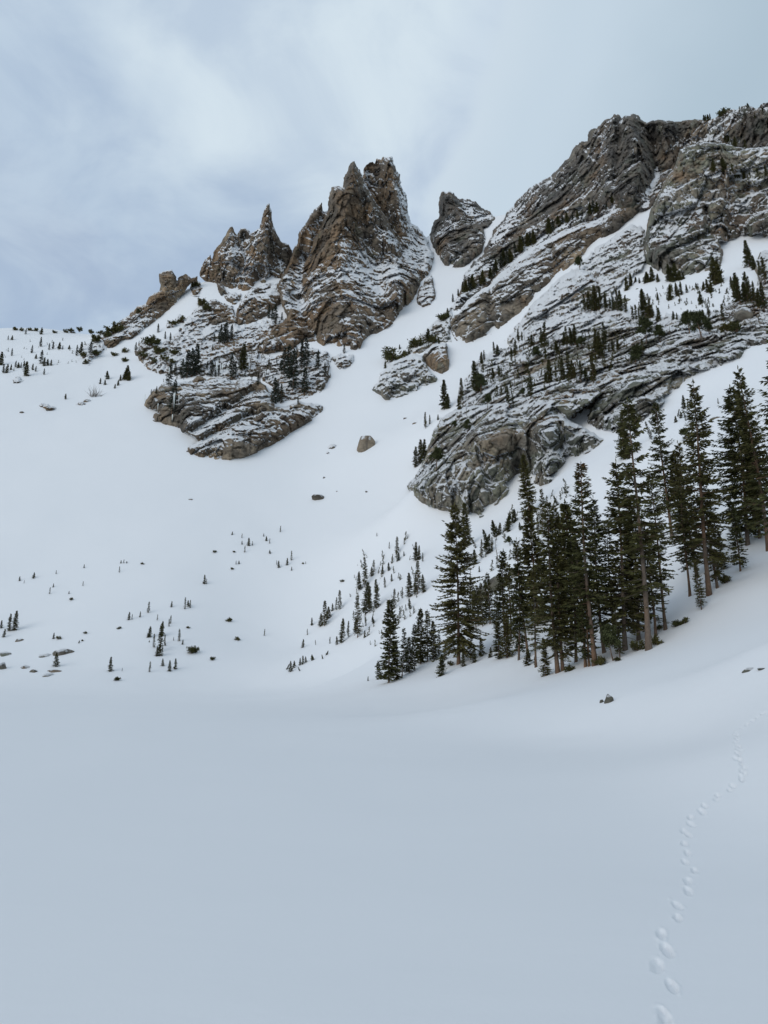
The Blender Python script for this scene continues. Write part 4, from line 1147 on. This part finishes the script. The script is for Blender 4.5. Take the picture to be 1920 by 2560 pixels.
for k in range(3):
    variant('snag', *snag(450 + k, 8.0), 8.0, (M_DEAD,), True)
for k in range(4):
    variant('shrub', *shrub(460 + k), 1.0, (M_BARK, M_NEEDLE), True)
variant('bare', *bare_bush(470), 1.0, (M_DEAD,), True)
# the rusty-topped tree carries a crown of cones at its tip
_H, _t, _c = LIB['rusty'][0]
_c.materials.append(M_RUST)
_co = np.empty(len(_c.vertices) * 3, np.float32); _c.vertices.foreach_get('co', _co); _co = _co.reshape(-1, 4, 3)
_rz = np.random.default_rng(1).random(len(_co))
_c.polygons.foreach_set('material_index', ((_co[:, 0, 2] > 13.6) & (_rz < (_co[:, 0, 2] - 13.2) / 3.0)).astype(np.int32))

RT = random.Random(77)
COUNT = {}
KINDNAME = {'tall': 'fir_tree', 'broad': 'fir_tree', 'rusty': 'fir_tree', 'fir': 'fir_tree', 'slim': 'fir_tree', 'small_fir': 'fir_sapling', 'small_slim': 'fir_sapling', 'frost_fir': 'fir_tree', 'pine': 'pine_tree', 'snag': 'dead_tree', 'shrub': 'dwarf_conifer', 'bare': 'bare_bush'}
KINDCAT = {'fir_tree': 'fir tree', 'fir_sapling': 'fir sapling', 'pine_tree': 'pine tree', 'dead_tree': 'dead tree', 'dwarf_conifer': 'dwarf conifer', 'bare_bush': 'bush'}


def plant(kind, px, top, base, label, group=None, lean=0.0, var=None, Y=None):
    """stand a tree with its foot at photo pixel (px, base) and its tip near height `top`"""
    p = on_snow(px, base) if Y is None else Vector(pix(px, base, Y).tolist())
    b1, b2 = (CY - base) / F_PX, (CY - top) / F_PX
    z2 = EYE + (sp + b2 * cp) * p.y / (cp - b2 * sp)
    h = max(0.3, z2 - p.z)
    lib = LIB[kind]
    i = COUNT.get(kind, 0); COUNT[kind] = i + 1
    H, a, b = lib[(i if var is None else var) % len(lib)]
    s = h / H
    nm = KINDNAME[kind]
    if b is None:
        o = link(nm, a, label=label, cat=KINDCAT[nm], group=group)
    else:
        o = link(nm, None, label=label, cat=KINDCAT[nm], group=group)
        o.empty_display_size = 0.5
        link('trunk', a, parent=o); link('crown', b, parent=o)
    o.location = p - Vector((0, 0, 0.05 * min(h, 3)))
    o.scale = (s * RT.uniform(0.92, 1.1),) * 2 + (s,)
    o.rotation_euler = (RT.uniform(-0.03, 0.03), lean + RT.uniform(-0.03, 0.03), RT.uniform(0, 6.28))
    o.rotation_mode = 'XYZ'
    return o


ORD = ['', 'second', 'third', 'fourth', 'fifth', 'sixth', 'seventh', 'eighth', 'ninth', 'tenth', 'eleventh', 'twelfth', 'thirteenth', 'fourteenth', 'fifteenth', 'sixteenth', 'seventeenth', 'eighteenth', 'nineteenth', 'twentieth']


def ordinal(k, n):
    if n == 1: return 'single'
    if k == 0: return 'leftmost'
    if k == n - 1: return 'rightmost'
    if k < 20 and k <= n // 2 + 1: return ORD[k] + ' from left'
    j = n - 1 - k
    if j < 20: return ORD[j] + ' from right'
    return 'middle'


def stand(kinds, noun, where, group, rows, lean=0.0):
    """a group of similar trees, numbered from left to right for their labels"""
    rows = sorted(rows, key=lambda r: r[0])
    n = len(rows)
    for k, r in enumerate(rows):
        kind = r[3] if len(r) > 3 else kinds[k % len(kinds)]
        nn = {'snag': 'bare dead tree', 'pine': 'bushy pine', 'shrub': 'dwarf conifer'}.get(kind, noun)
        lab = (ordinal(k, n) + ' ' + nn + ' ' + where) if nn == noun else (nn + ', ' + ordinal(k, n) + ' of the trees ' + where)
        plant(kind, r[0], r[1], r[2], ' '.join(lab.split()[:16]), group, lean=(r[4] if len(r) > 4 else RT.uniform(-0.04, 0.04) + lean))


# ---- the tall trees on the shore bank, each by its own look: x, tip y, foot y
BIG = [
    ('fir', 972, 1496, 1707, 'bushy fir at the left end of the shore forest', 0),
    ('broad', 1147, 1259, 1660, 'broad dark spruce, largest near the left end of the forest', 0),
    ('fir', 1165, 1256, 1368, 'fir on the slope directly behind the broad dark spruce tip', 2),
    ('fir', 1324, 1134, 1288, 'lone fir in front of the round buttress above the forest', 1),
    ('slim', 1262, 1372, 1590, 'slim fir right of the mossy slabs in the forest gap', 0),
    ('slim', 1277, 1405, 1605, 'slim fir behind the fork trunked tree in the forest gap', 1),
    ('slim', 1297, 1400, 1650, 'slender fir with low bare trunk, right side of forest gap', 2),
    ('tall', 1320, 1340, 1644, 'narrow dark fir just left of the paired fir trunks', 3),
    ('tall', 1394, 1248, 1682, 'left of the paired tall firs in the middle of the forest', 0),
    ('tall', 1407, 1254, 1677, 'right of the paired tall firs in the middle of the forest', 4),
    ('fir', 1363, 1590, 1690, 'low branched small fir in front of the paired tall firs', 3),
    ('rusty', 1487, 1140, 1664, 'tall fir with rusty cone laden tip and long visible trunk', 0),
    ('tall', 1464, 1350, 1667, 'fir whose lower half hides beside the rusty tipped tree, left', 1),
    ('slim', 1473, 1420, 1666, 'thin trunked fir touching the left of the rusty tipped tree', 1),
    ('tall', 1563, 1140, 1626, 'dark fir with flared base right of the rusty tipped tree', 2),
    ('tall', 1510, 1235, 1632, 'fir crowded behind the rusty tipped tree on its right', 0),
    ('pine', 1533, 1560, 1652, 'small crooked green pine in front of the flared base fir', 1),
    ('slim', 1550, 1500, 1643, 'thin bare stemmed sapling right of the crooked green pine', 2),
    ('tall', 1622, 985, 1624, 'tallest fir of the forest, with a ragged open top', 1),
    ('tall', 1597, 1230, 1600, 'fir filling the gap left of the tallest fir', 4),
    ('fir', 1560, 1037, 1149, 'fir standing on the far slope behind the tallest fir', 4),
    ('tall', 1664, 1168, 1574, 'fir with pale clear lower trunk right of the tallest fir', 3),
    ('tall', 1680, 1000, 1345, 'fir with orange trunk rising behind the clear trunked fir', 1),
    ('tall', 1773, 953, 1488, 'tall straight fir with thick reddish trunk at the forest right', 0),
    ('tall', 1793, 1140, 1470, 'fir with lean bare trunk just right of the thick reddish trunk', 4),
    ('tall', 1742, 1100, 1440, 'fir pressed against the left of the thick reddish trunk fir', 2),
    ('slim', 1754, 1396, 1524, 'short fir with bare stem in front of the thick reddish trunk', 0),
    ('broad', 1870, 966, 1362, 'dense cone shaped fir second from the right frame edge', 1),
    ('slim', 1851, 1239, 1428, 'thin fir with a leaning foot below the dense cone shaped fir', 1),
    ('tall', 1922, 915, 1376, 'fir at the right frame edge behind the dense cone shaped fir', 0),
    ('tall', 1900, 1066, 1345, 'shorter fir between dense cone shaped fir and frame edge', 4),
    ('tall', 2015, 800, 1430, 'near fir mostly outside the frame, branches showing at right edge', 2),
    ('fir', 1810, 1330, 1424, 'small fir between the lean trunk and the leaning foot fir', 0),
    ('fir', 1704, 1130, 1330, 'thin crowned fir in the gap left of the forest right group', 1),
    ('slim', 1440, 1330, 1655, 'slim fir between the paired firs and the rusty tipped tree', 0),
    ('fir', 1345, 1270, 1560, 'fir showing behind and between narrow fir and paired firs', 2),
    ('fir', 1430, 1250, 1600, 'rounded green fir top behind the paired tall firs', 1),
    ('tall', 1640, 1300, 1590, 'fir behind the tallest fir, seen low between two trunks', 0),
    ('fir', 1247, 1548, 1648, 'fir with rusty lower twigs at the left foot of the forest gap', 4),
    ('fir', 1268, 1530, 1645, 'fork trunked fir at the foot of the forest gap', 2),
    ('tall', 1340, 1420, 1668, 'dim fir between the narrow fir and the low branched small fir', 1),
    ('tall', 1536, 1290, 1610, 'dim fir squeezed between flared base fir and its left neighbour', 3),
    ('tall', 1585, 1330, 1580, 'dim fir behind the gap between flared base and tallest firs', 0),
    ('tall', 1725, 1210, 1490, 'dim fir left of the short bare stemmed fir', 3),
]
for kind, x, t, b, lab, var in BIG:
    plant(kind, x, t, b, lab, 'tall trees of the shore forest', var=var)
stand(['shrub'], 'dwarf conifer', 'low on the snow bank beside the tall trunks', 'dwarf conifers on the shore bank', [(1713, 1543, 1558), (1819, 1434, 1456), (1690, 1548, 1566), (1650, 1560, 1574), (1500, 1640, 1662), (1420, 1660, 1678), (1128, 1652, 1664), (1545, 1640, 1652), (1598, 1600, 1625), (1640, 1585, 1612)])
stand(['fir', 'slim'], 'fir', 'in the row right of the bushy end fir', 'firs at the left end of the forest', [(990, 1600, 1700), (1005, 1565, 1690), (1023, 1589, 1682), (1036, 1556, 1675), (1051, 1517, 1660), (1069, 1523, 1654), (1085, 1548, 1650), (1097, 1570, 1640), (1112, 1600, 1650), (1177, 1560, 1650)])
stand(['small_fir'], 'sapling', 'at the forest foot between broad spruce and gap', 'saplings at the forest foot', [(1100, 1633, 1690), (1159, 1628, 1666), (1185, 1613, 1657), (1204, 1592, 1641), (1225, 1616, 1644), (1318, 1620, 1664), (1338, 1640, 1662), (920, 1690, 1702), (950, 1650, 1695)])
stand(['slim'], 'slender fir', 'in the dark clump beside the mossy slabs', 'slender firs in the forest gap', [(1180, 1442, 1565), (1190, 1470, 1568), (1197, 1460, 1563), (1207, 1452, 1566), (1216, 1445, 1558), (1225, 1430, 1560), (1240, 1470, 1580), (1170, 1500, 1575)])
stand(['fir', 'slim'], 'fir', 'in the clump climbing the slope left of the forest', 'firs climbing the slope left of the forest', [(912, 1389, 1468), (914, 1452, 1536), (900, 1427, 1475), (925, 1463, 1533), (894, 1486, 1594), (889, 1543, 1580), (854, 1544, 1607), (871, 1550, 1594), (941, 1447, 1522), (986, 1470, 1522), (1024, 1430, 1493), (1039, 1354, 1402), (1044, 1398, 1486), (1037, 1434, 1489), (1059, 1434, 1482), (1057, 1380, 1404), (1048, 1362, 1400)])
stand(['small_fir', 'small_slim'], 'small fir', 'on the slope left of the forest', 'small firs left of the forest', [(811, 1501, 1565), (802, 1532, 1565), (820, 1515, 1547), (831, 1508, 1527), (840, 1492, 1525), (849, 1474, 1524), (780, 1543, 1563), (768, 1571, 1587), (756, 1597, 1619), (789, 1599, 1612), (825, 1591, 1609), (842, 1590, 1612), (934, 1398, 1431), (930, 1416, 1440), (956, 1412, 1435), (973, 1405, 1426), (973, 1354, 1372), (992, 1340, 1386), (995, 1380, 1402), (1010, 1378, 1390), (962, 1441, 1469), (979, 1434, 1453), (1001, 1439, 1451), (942, 1331, 1341), (1006, 1474, 1496), (999, 1514, 1547), (1026, 1495, 1522), (1015, 1510, 1527), (1034, 1514, 1534), (914, 1541, 1565), (934, 1539, 1558), (912, 1575, 1594)])
stand(['small_fir'], 'snow bent sapling', 'in the row low above the lake shore', 'snow bent saplings above the shore', [(717, 1658, 1674, 'small_fir', -0.4), (727, 1651, 1679), (735, 1651, 1670), (750, 1644, 1663), (757, 1638, 1661), (765, 1640, 1656), (782, 1633, 1650, 'small_fir', -0.5), (807, 1635, 1647, 'small_fir', -0.4), (815, 1624, 1638, 'small_fir', -0.5), (750, 1665, 1677, 'small_fir', -0.4)])
stand(['small_fir', 'small_slim'], 'tiny fir', 'in the sparse band across the middle of the bowl', 'tiny firs in the middle of the snow bowl', [(701, 1313, 1330), (580, 1328, 1337), (605, 1333, 1345), (621, 1344, 1364), (631, 1352, 1364), (659, 1333, 1341), (666, 1340, 1352), (674, 1345, 1359), (612, 1363, 1381), (675, 1374, 1384), (728, 1376, 1401), (717, 1394, 1413), (697, 1401, 1419), (692, 1400, 1412), (729, 1416, 1426), (590, 1401, 1411), (597, 1401, 1410), (605, 1351, 1361), (764, 1403, 1410), (511, 1436, 1460), (516, 1446, 1460), (661, 1571, 1589)])
stand(['shrub'], 'dark dwarf conifer', 'alone on the open lower snow of the bowl', 'dwarf conifers on the lower bowl', [(593, 1591, 1600), (572, 1543, 1553), (533, 1640, 1650), (536, 1375, 1381), (757, 1405, 1410), (178, 1493, 1500), (356, 1405, 1411), (292, 1690, 1701), (298, 1566, 1572), (470, 1565, 1571), (580, 1418, 1424), (584, 1376, 1381), (855, 1448, 1455)])
stand(['small_fir', 'small_slim'], 'little fir', 'in the upper scatter left of the bowl', 'little firs on the left of the bowl', [(83, 1430, 1446), (49, 1440, 1452), (60, 1450, 1458), (140, 1425, 1435), (124, 1467, 1485), (133, 1458, 1468), (207, 1452, 1464), (210, 1410, 1420), (298, 1415, 1431), (309, 1398, 1408), (302, 1400, 1408), (172, 1477, 1485), (317, 1402, 1408)])
stand(['small_fir', 'small_slim'], 'young fir', 'in the cluster above the left part of the shore', 'young firs above the left shore', [(370, 1503, 1532), (428, 1502, 1518), (462, 1492, 1523), (475, 1499, 1520), (471, 1500, 1516), (321, 1529, 1550), (330, 1534, 1549), (350, 1528, 1543), (393, 1535, 1551), (426, 1537, 1559), (422, 1546, 1566), (405, 1552, 1590), (372, 1564, 1593), (385, 1583, 1619), (401, 1558, 1628), (411, 1585, 1609), (447, 1571, 1603), (434, 1592, 1602), (456, 1598, 1611), (478, 1612, 1632, 'shrub'), (392, 1615, 1640), (405, 1614, 1640), (397, 1608, 1640), (413, 1604, 1614), (276, 1641, 1678), (305, 1669, 1678), (373, 1652, 1680), (407, 1645, 1665), (424, 1650, 1678), (438, 1645, 1673), (373, 1600, 1606)])
stand(['fir', 'small_fir'], 'fir', 'at the left frame edge above the shore slabs', 'firs at the left frame edge', [(23, 1533, 1578, 'fir'), (37, 1525, 1576, 'fir'), (3, 1550, 1570, 'small_fir'), (8, 1571, 1593, 'small_fir'), (134, 1581, 1597, 'small_fir'), (141, 1630, 1666, 'small_fir'), (147, 1590, 1598, 'shrub'), (197, 1600, 1608, 'small_fir'), (213, 1578, 1584, 'shrub'), (206, 1598, 1603, 'shrub')])
# ---- trees of the upper left: the skyline saddle, the terraces and the lower left cliff
stand(['small_fir', 'frost_fir'], 'small fir', 'on the snow slope under the left skyline', 'firs under the left skyline', [(102, 818, 836), (64, 820, 836), (101, 841, 867), (123, 857, 875), (132, 853, 873), (148, 855, 873), (156, 862, 874), (79, 862, 883), (29, 870, 890), (2, 880, 913), (102, 874, 910), (90, 885, 897), (110, 893, 915), (120, 897, 914), (127, 899, 914), (39, 901, 918), (46, 905, 920), (52, 905, 920), (60, 901, 916), (66, 905, 940), (8, 909, 933), (15, 909, 933), (27, 910, 925), (81, 909, 925), (89, 914, 929), (110, 920, 937), (191, 862, 890), (201, 855, 883), (226, 851, 886), (172, 862, 873), (20, 838, 850), (30, 838, 850)])
stand(['small_fir'], 'small fir', 'in the group at the upper edge of the bowl', 'firs at the upper left edge of the bowl', [(269, 928, 948), (316, 914, 950), (322, 928, 952), (301, 936, 952), (295, 949, 964), (287, 959, 971), (263, 949, 962), (250, 945, 960), (164, 984, 998), (310, 925, 948)])
stand(['shrub'], 'round dark shrub', 'on the skyline ridge or the snow ramp under it', 'shrubs of the left ridge', [(374, 838, 862), (280, 814, 834), (297, 808, 826), (266, 824, 842), (240, 838, 856), (401, 866, 884), (345, 770, 782), (413, 888, 902), (440, 872, 886), (428, 895, 906), (505, 748, 764), (520, 760, 776), (488, 700, 716), (430, 800, 812), (455, 792, 804), (312, 870, 882), (288, 880, 890), (310, 892, 904), (40, 818, 826), (55, 820, 828), (75, 818, 827), (90, 820, 828), (180, 820, 830), (200, 818, 828), (165, 824, 832), (138, 826, 833), (250, 826, 834), (225, 822, 832), (210, 880, 892), (240, 875, 888), (215, 900, 910), (360, 880, 894), (385, 895, 908)])
stand(['frost_fir'], 'frosted fir', 'on the terraces above the lower left cliff', 'frosted firs of the left terraces', [(492, 857, 937), (480, 870, 942), (467, 872, 946), (455, 895, 945), (422, 904, 965), (438, 907, 940), (429, 948, 1031), (500, 907, 937), (549, 809, 858), (558, 806, 861), (568, 803, 858), (577, 810, 850), (536, 834, 854), (531, 861, 878), (580, 879, 946), (606, 858, 926, 'fir'), (626, 866, 927, 'snag'), (588, 904, 937), (517, 901, 924), (527, 901, 943), (538, 917, 943), (547, 910, 940), (565, 907, 921), (554, 905, 920), (650, 888, 956, 'snag'), (660, 888, 930, 'snag'), (395, 808, 832), (413, 828, 848), (426, 831, 852), (339, 855, 877), (390, 965, 985), (378, 972, 985)])
stand(['frost_fir'], 'frosted fir', 'under the left foot of the highest tower', 'frosted firs under the highest tower', [(709, 869, 933), (723, 860, 949), (732, 872, 975), (755, 850, 918), (766, 844, 918), (793, 876, 924), (742, 866, 890), (761, 917, 987), (672, 895, 914), (692, 893, 908), (701, 898, 921), (645, 929, 962), (685, 942, 1013), (702, 958, 1009), (694, 950, 1006), (672, 762, 797), (688, 758, 810), (680, 770, 800), (704, 780, 800), (745, 990, 1012), (860, 858, 884), (812, 905, 940)])
# ---- ledges of the right-hand wall
stand(['small_fir', 'frost_fir'], 'dark fir', 'on the long ledge under the dark grey wall', 'firs on the wall ledge', [(1070, 821, 855), (1132, 734, 756), (1146, 722, 739), (1157, 704, 731), (1165, 698, 731), (1175, 691, 729), (1183, 688, 723), (1207, 675, 710), (1212, 690, 712), (1200, 690, 715), (1226, 667, 694), (1235, 659, 688), (1241, 648, 682), (1252, 632, 674), (1260, 624, 667), (1268, 622, 662), (1277, 619, 656), (1289, 606, 640), (1301, 590, 630), (1308, 590, 624), (1318, 582, 617), (1326, 579, 614), (1334, 576, 610), (1346, 570, 596), (1375, 542, 584), (1383, 550, 580), (1398, 539, 565), (1407, 534, 560), (1419, 531, 556), (1432, 530, 550), (1444, 527, 546), (1456, 522, 541), (1475, 507, 535), (1483, 500, 532), (1491, 506, 532), (1516, 503, 524), (1532, 490, 508), (1557, 538, 560)])
stand(['small_fir', 'shrub'], 'tiny fir', 'along the slabs between couloir and wall', 'tiny firs right of the couloir', [(980, 871, 903), (963, 902, 921), (1000, 860, 873), (1042, 845, 867), (1050, 850, 865), (1085, 840, 858), (1098, 842, 858), (1010, 875, 890), (1022, 870, 886), (1108, 782, 800), (1118, 770, 790)])
stand(['small_fir', 'small_slim'], 'tiny fir', 'on the summit plateau and upper right cliff', 'tiny firs of the upper right', [(1760, 288, 302), (1765, 286, 302), (1770, 285, 301), (1776, 284, 300), (1806, 273, 290, 'shrub'), (1823, 331, 354), (1815, 337, 357), (1837, 343, 366), (1864, 350, 373), (1787, 394, 430), (1782, 405, 430), (1812, 394, 424), (1808, 402, 424), (1831, 409, 430), (1845, 419, 446), (1838, 425, 446), (1860, 430, 448), (1917, 412, 442), (1908, 271, 286), (1888, 281, 294), (1895, 420, 440), (1850, 265, 278), (1870, 258, 268), (1875, 425, 440)])
# ---- the broad tree-dotted slope on the right
stand(['small_fir', 'fir'], 'fir', 'in the row along the foot of the upper right cliff', 'firs below the upper right cliff', [(1568, 693, 726), (1577, 682, 716), (1588, 692, 706), (1599, 693, 708), (1615, 678, 708), (1622, 684, 706), (1630, 668, 704), (1646, 684, 705), (1673, 659, 704), (1680, 668, 704), (1687, 656, 704), (1701, 678, 701), (1709, 680, 698), (1676, 714, 751), (1693, 706, 741), (1704, 703, 738), (1718, 710, 732), (1743, 706, 722), (1753, 725, 760), (1760, 703, 724), (1770, 696, 732), (1778, 703, 732), (1789, 640, 713, 'fir'), (1794, 655, 708), (1804, 674, 707), (1644, 729, 751)])
stand(['fir', 'slim'], 'fir', 'on the upper part of the broad right slope', 'firs on the upper right slope', [(1615, 720, 795), (1626, 747, 795), (1633, 760, 794), (1607, 748, 790, 'small_slim'), (1591, 762, 801, 'small_slim'), (1599, 769, 804, 'small_slim'), (1583, 765, 800, 'small_slim'), (1646, 769, 804, 'small_fir'), (1491, 712, 776), (1499, 715, 773), (1472, 728, 776), (1463, 731, 779), (1480, 735, 778), (1516, 731, 770), (1525, 743, 773), (1543, 725, 779), (1552, 725, 779), (1535, 740, 776), (1565, 737, 782), (1450, 643, 675, 'pine'), (1616, 797, 854, 'pine'), (1651, 812, 854, 'pine'), (1724, 781, 832, 'pine'), (1753, 775, 842, 'pine'), (1762, 772, 810), (1773, 756, 795), (1809, 759, 804), (1773, 803, 835, 'pine'), (1820, 806, 826, 'shrub'), (1843, 806, 826, 'shrub'), (1682, 778, 798, 'small_fir'), (1692, 782, 798, 'small_fir'), (1712, 786, 800, 'small_fir'), (1566, 800, 825, 'snag'), (1676, 800, 842, 'snag'), (1600, 800, 824, 'small_slim')])
stand(['fir', 'slim'], 'fir', 'in the stand at the upper right frame edge', 'firs at the upper right frame edge', [(1843, 681, 757), (1850, 690, 755), (1862, 703, 754), (1870, 678, 751), (1881, 687, 757), (1889, 703, 757), (1873, 600, 668, 'fir'), (1884, 638, 675), (1900, 650, 690), (1912, 640, 700), (1835, 700, 740), (1898, 720, 765), (1910, 705, 770), (1830, 690, 722)])
stand(['fir', 'small_fir'], 'fir', 'on the snowy slabs of the broad right slope', 'firs on the slab slope', [(1532, 847, 876), (1546, 847, 873), (1588, 866, 917, 'pine'), (1608, 845, 890, 'slim'), (1503, 825, 892, 'fir'), (1511, 806, 882, 'slim'), (1491, 822, 879, 'fir'), (1438, 811, 860, 'fir'), (1428, 818, 862, 'fir'), (1419, 815, 867, 'slim'), (1410, 828, 865, 'fir'), (1422, 875, 942, 'slim'), (1408, 894, 951, 'fir'), (1430, 900, 948, 'fir'), (1436, 906, 948, 'slim'), (1452, 900, 951, 'slim'), (1483, 884, 958, 'slim'), (1466, 919, 945), (1455, 842, 872, 'pine'), (1444, 850, 868)])
stand(['fir', 'slim'], 'fir', 'along the left rim of the slab slope above the buttress', 'firs on the rim above the buttress', [(1111, 950, 1024), (1120, 985, 1022, 'small_fir'), (1152, 943, 1004), (1148, 989, 1024, 'small_fir'), (1189, 901, 976), (1195, 930, 980), (1202, 938, 980, 'pine'), (1233, 918, 946, 'small_fir'), (1248, 915, 936, 'small_fir'), (1204, 878, 909), (1211, 874, 902), (1236, 854, 885, 'small_slim'), (1243, 860, 884, 'small_fir'), (1287, 847, 892), (1278, 870, 892, 'small_fir'), (1297, 820, 855, 'slim'), (1305, 828, 852, 'slim'), (1312, 822, 850, 'snag'), (1343, 866, 899, 'pine'), (1361, 803, 868), (1371, 847, 868), (1354, 820, 862, 'slim'), (1375, 898, 956), (1366, 930, 955, 'small_fir'), (1327, 925, 997), (1307, 921, 973, 'snag'), (1285, 915, 968, 'snag'), (1273, 962, 1014), (1282, 975, 1008), (1305, 969, 993, 'pine'), (1219, 986, 1020, 'pine'), (1165, 965, 1000, 'snag'), (1167, 1000, 1040, 'snag'), (1192, 1013, 1051, 'snag'), (1330, 836, 862, 'small_fir'), (1395, 850, 880, 'small_fir')])
stand(['fir', 'pine'], 'fir', 'around the left side of the round buttress', 'firs around the round buttress', [(1064, 1029, 1071, 'slim'), (1074, 1036, 1061, 'small_slim'), (1039, 1116, 1169, 'fir'), (1051, 1097, 1159, 'fir'), (1060, 1097, 1149, 'fir'), (1091, 1120, 1172, 'pine'), (1135, 1050, 1071, 'pine'), (1169, 1050, 1081, 'pine'), (1095, 1035, 1050, 'small_fir'), (1116, 1055, 1080, 'snag')])
stand(['small_fir', 'small_slim'], 'leaning small fir', 'on the snow between buttress and forest', 'leaning small firs below the buttress', [(1263, 1279, 1328, 'small_fir', -0.22), (1270, 1290, 1330, 'small_fir', -0.25), (1285, 1269, 1307, 'small_fir', -0.1), (1242, 1297, 1341, 'small_fir', -0.12), (1248, 1305, 1338, 'small_fir', -0.12), (1221, 1319, 1385, 'fir', -0.2), (1214, 1330, 1370, 'small_fir', -0.25), (1185, 1373, 1412, 'small_fir'), (1204, 1346, 1396, 'slim'), (1190, 1338, 1370, 'small_slim', -0.4), (1302, 1305, 1325, 'small_fir'), (1245, 1330, 1402, 'snag'), (1175, 1389, 1482, 'snag'), (1198, 1414, 1430, 'small_fir'), (1310, 1330, 1372, 'slim'), (1300, 1340, 1378, 'snag'), (1275, 1340, 1365, 'pine'), (1395, 1237, 1262, 'small_fir', -0.35), (1420, 1212, 1232, 'small_fir', -0.6), (1230, 1345, 1380, 'slim', -0.15), (1330, 1300, 1330, 'small_fir'), (1345, 1290, 1330, 'slim'), (1356, 1220, 1330, 'slim')])
stand(['small_fir', 'small_slim'], 'small fir', 'on the open snow slope behind the forest tips', 'small firs on the right snow slope', [(1710, 986, 1023, 'fir'), (1720, 1000, 1022, 'small_slim', -0.3), (1717, 1066, 1105, 'pine'), (1630, 1051, 1099, 'slim', -0.25), (1694, 1022, 1042, 'small_slim', -0.3), (1715, 1030, 1052, 'small_slim', -0.4), (1690, 1038, 1056, 'small_fir'), (1868, 1045, 1080, 'snag'), (1796, 995, 1010, 'small_slim'), (1702, 1028, 1046, 'small_fir')])
plant('bare', 236, 962, 992, 'pale leafless bush alone high on the left snow bowl')

# ---- uncountable little seedlings poking from the snow of the right-hand slopes and beside the forest
seed_tr, seed_cr = conifer(499, 3.0, 0.40, cb=0.05, gap=0.1, top=0.8, per=5, spacing=0.28, tl=0.34, tw=0.09, dens=0.24, dead=0, droop=0.15)
sv, sf_ = (lambda a, b: (np.vstack([a[0], b[0]]), np.vstack([a[1], b[1] + len(a[0])])))(seed_tr.arrays(), seed_cr.arrays())
PATCH = [([(1330, 800), (1500, 780), (1900, 770), (1900, 700), (1640, 720), (1450, 790)], 170, (9, 22)), ([(1160, 960), (1300, 860), (1560, 830), (1600, 900), (1450, 960), (1250, 1000)], 230, (12, 30)),
         ([(860, 1560), (900, 1380), (1040, 1340), (1060, 1500), (960, 1640)], 80, (8, 24)), ([(1200, 1420), (1240, 1300), (1420, 1220), (1400, 1330), (1250, 1440)], 70, (10, 28)),
         ([(600, 880), (760, 880), (800, 930), (690, 960), (500, 940), (520, 900)], 90, (6, 15)), ([(0, 850), (200, 850), (260, 900), (120, 940), (0, 940)], 35, (5, 13)), ([(1690, 380), (1900, 370), (1900, 450), (1780, 450)], 30, (6, 13)),
         ([(960, 900), (1120, 790), (1150, 740), (1130, 860), (1050, 880)], 30, (5, 12)), ([(380, 960), (460, 950), (470, 930), (420, 940)], 8, (8, 18)), ([(330, 850), (450, 840), (450, 920), (340, 910)], 26, (5, 12))]
SV, SF, base_n = [], [], 0
rs = np.random.default_rng(12)
for poly, n, (h0, h1) in PATCH:
    pl = np.array(poly, float); got = 0
    while got < n:
        x, y = rs.uniform(pl[:, 0].min(), pl[:, 0].max()), rs.uniform(pl[:, 1].min(), pl[:, 1].max())
        if not inside(np.array([x]), np.array([y]), poly)[0]: continue
        got += 1
        w = on_snow(x, y)
        hh = rs.uniform(h0, h1) * (rs.random() ** 0.5) * w.y / F_PX / 3.0 + 0.08
        a = rs.uniform(0, 6.28)
        rot = np.array([[math.cos(a), -math.sin(a), 0], [math.sin(a), math.cos(a), 0], [0, 0, 1]])
        v = sv @ rot.T * hh
        v[:, 0] += rs.normal() * 0.12 * v[:, 2]
        SV.append(v + np.array(w)); SF.append(sf_ + base_n); base_n += len(sv)
link('fir_seedlings', make_mesh('fir_seedlings', np.vstack(SV), np.vstack(SF), [M_NEEDLE]), kind='stuff', label='countless little fir seedlings poking through the snow of the slopes', cat='seedlings')
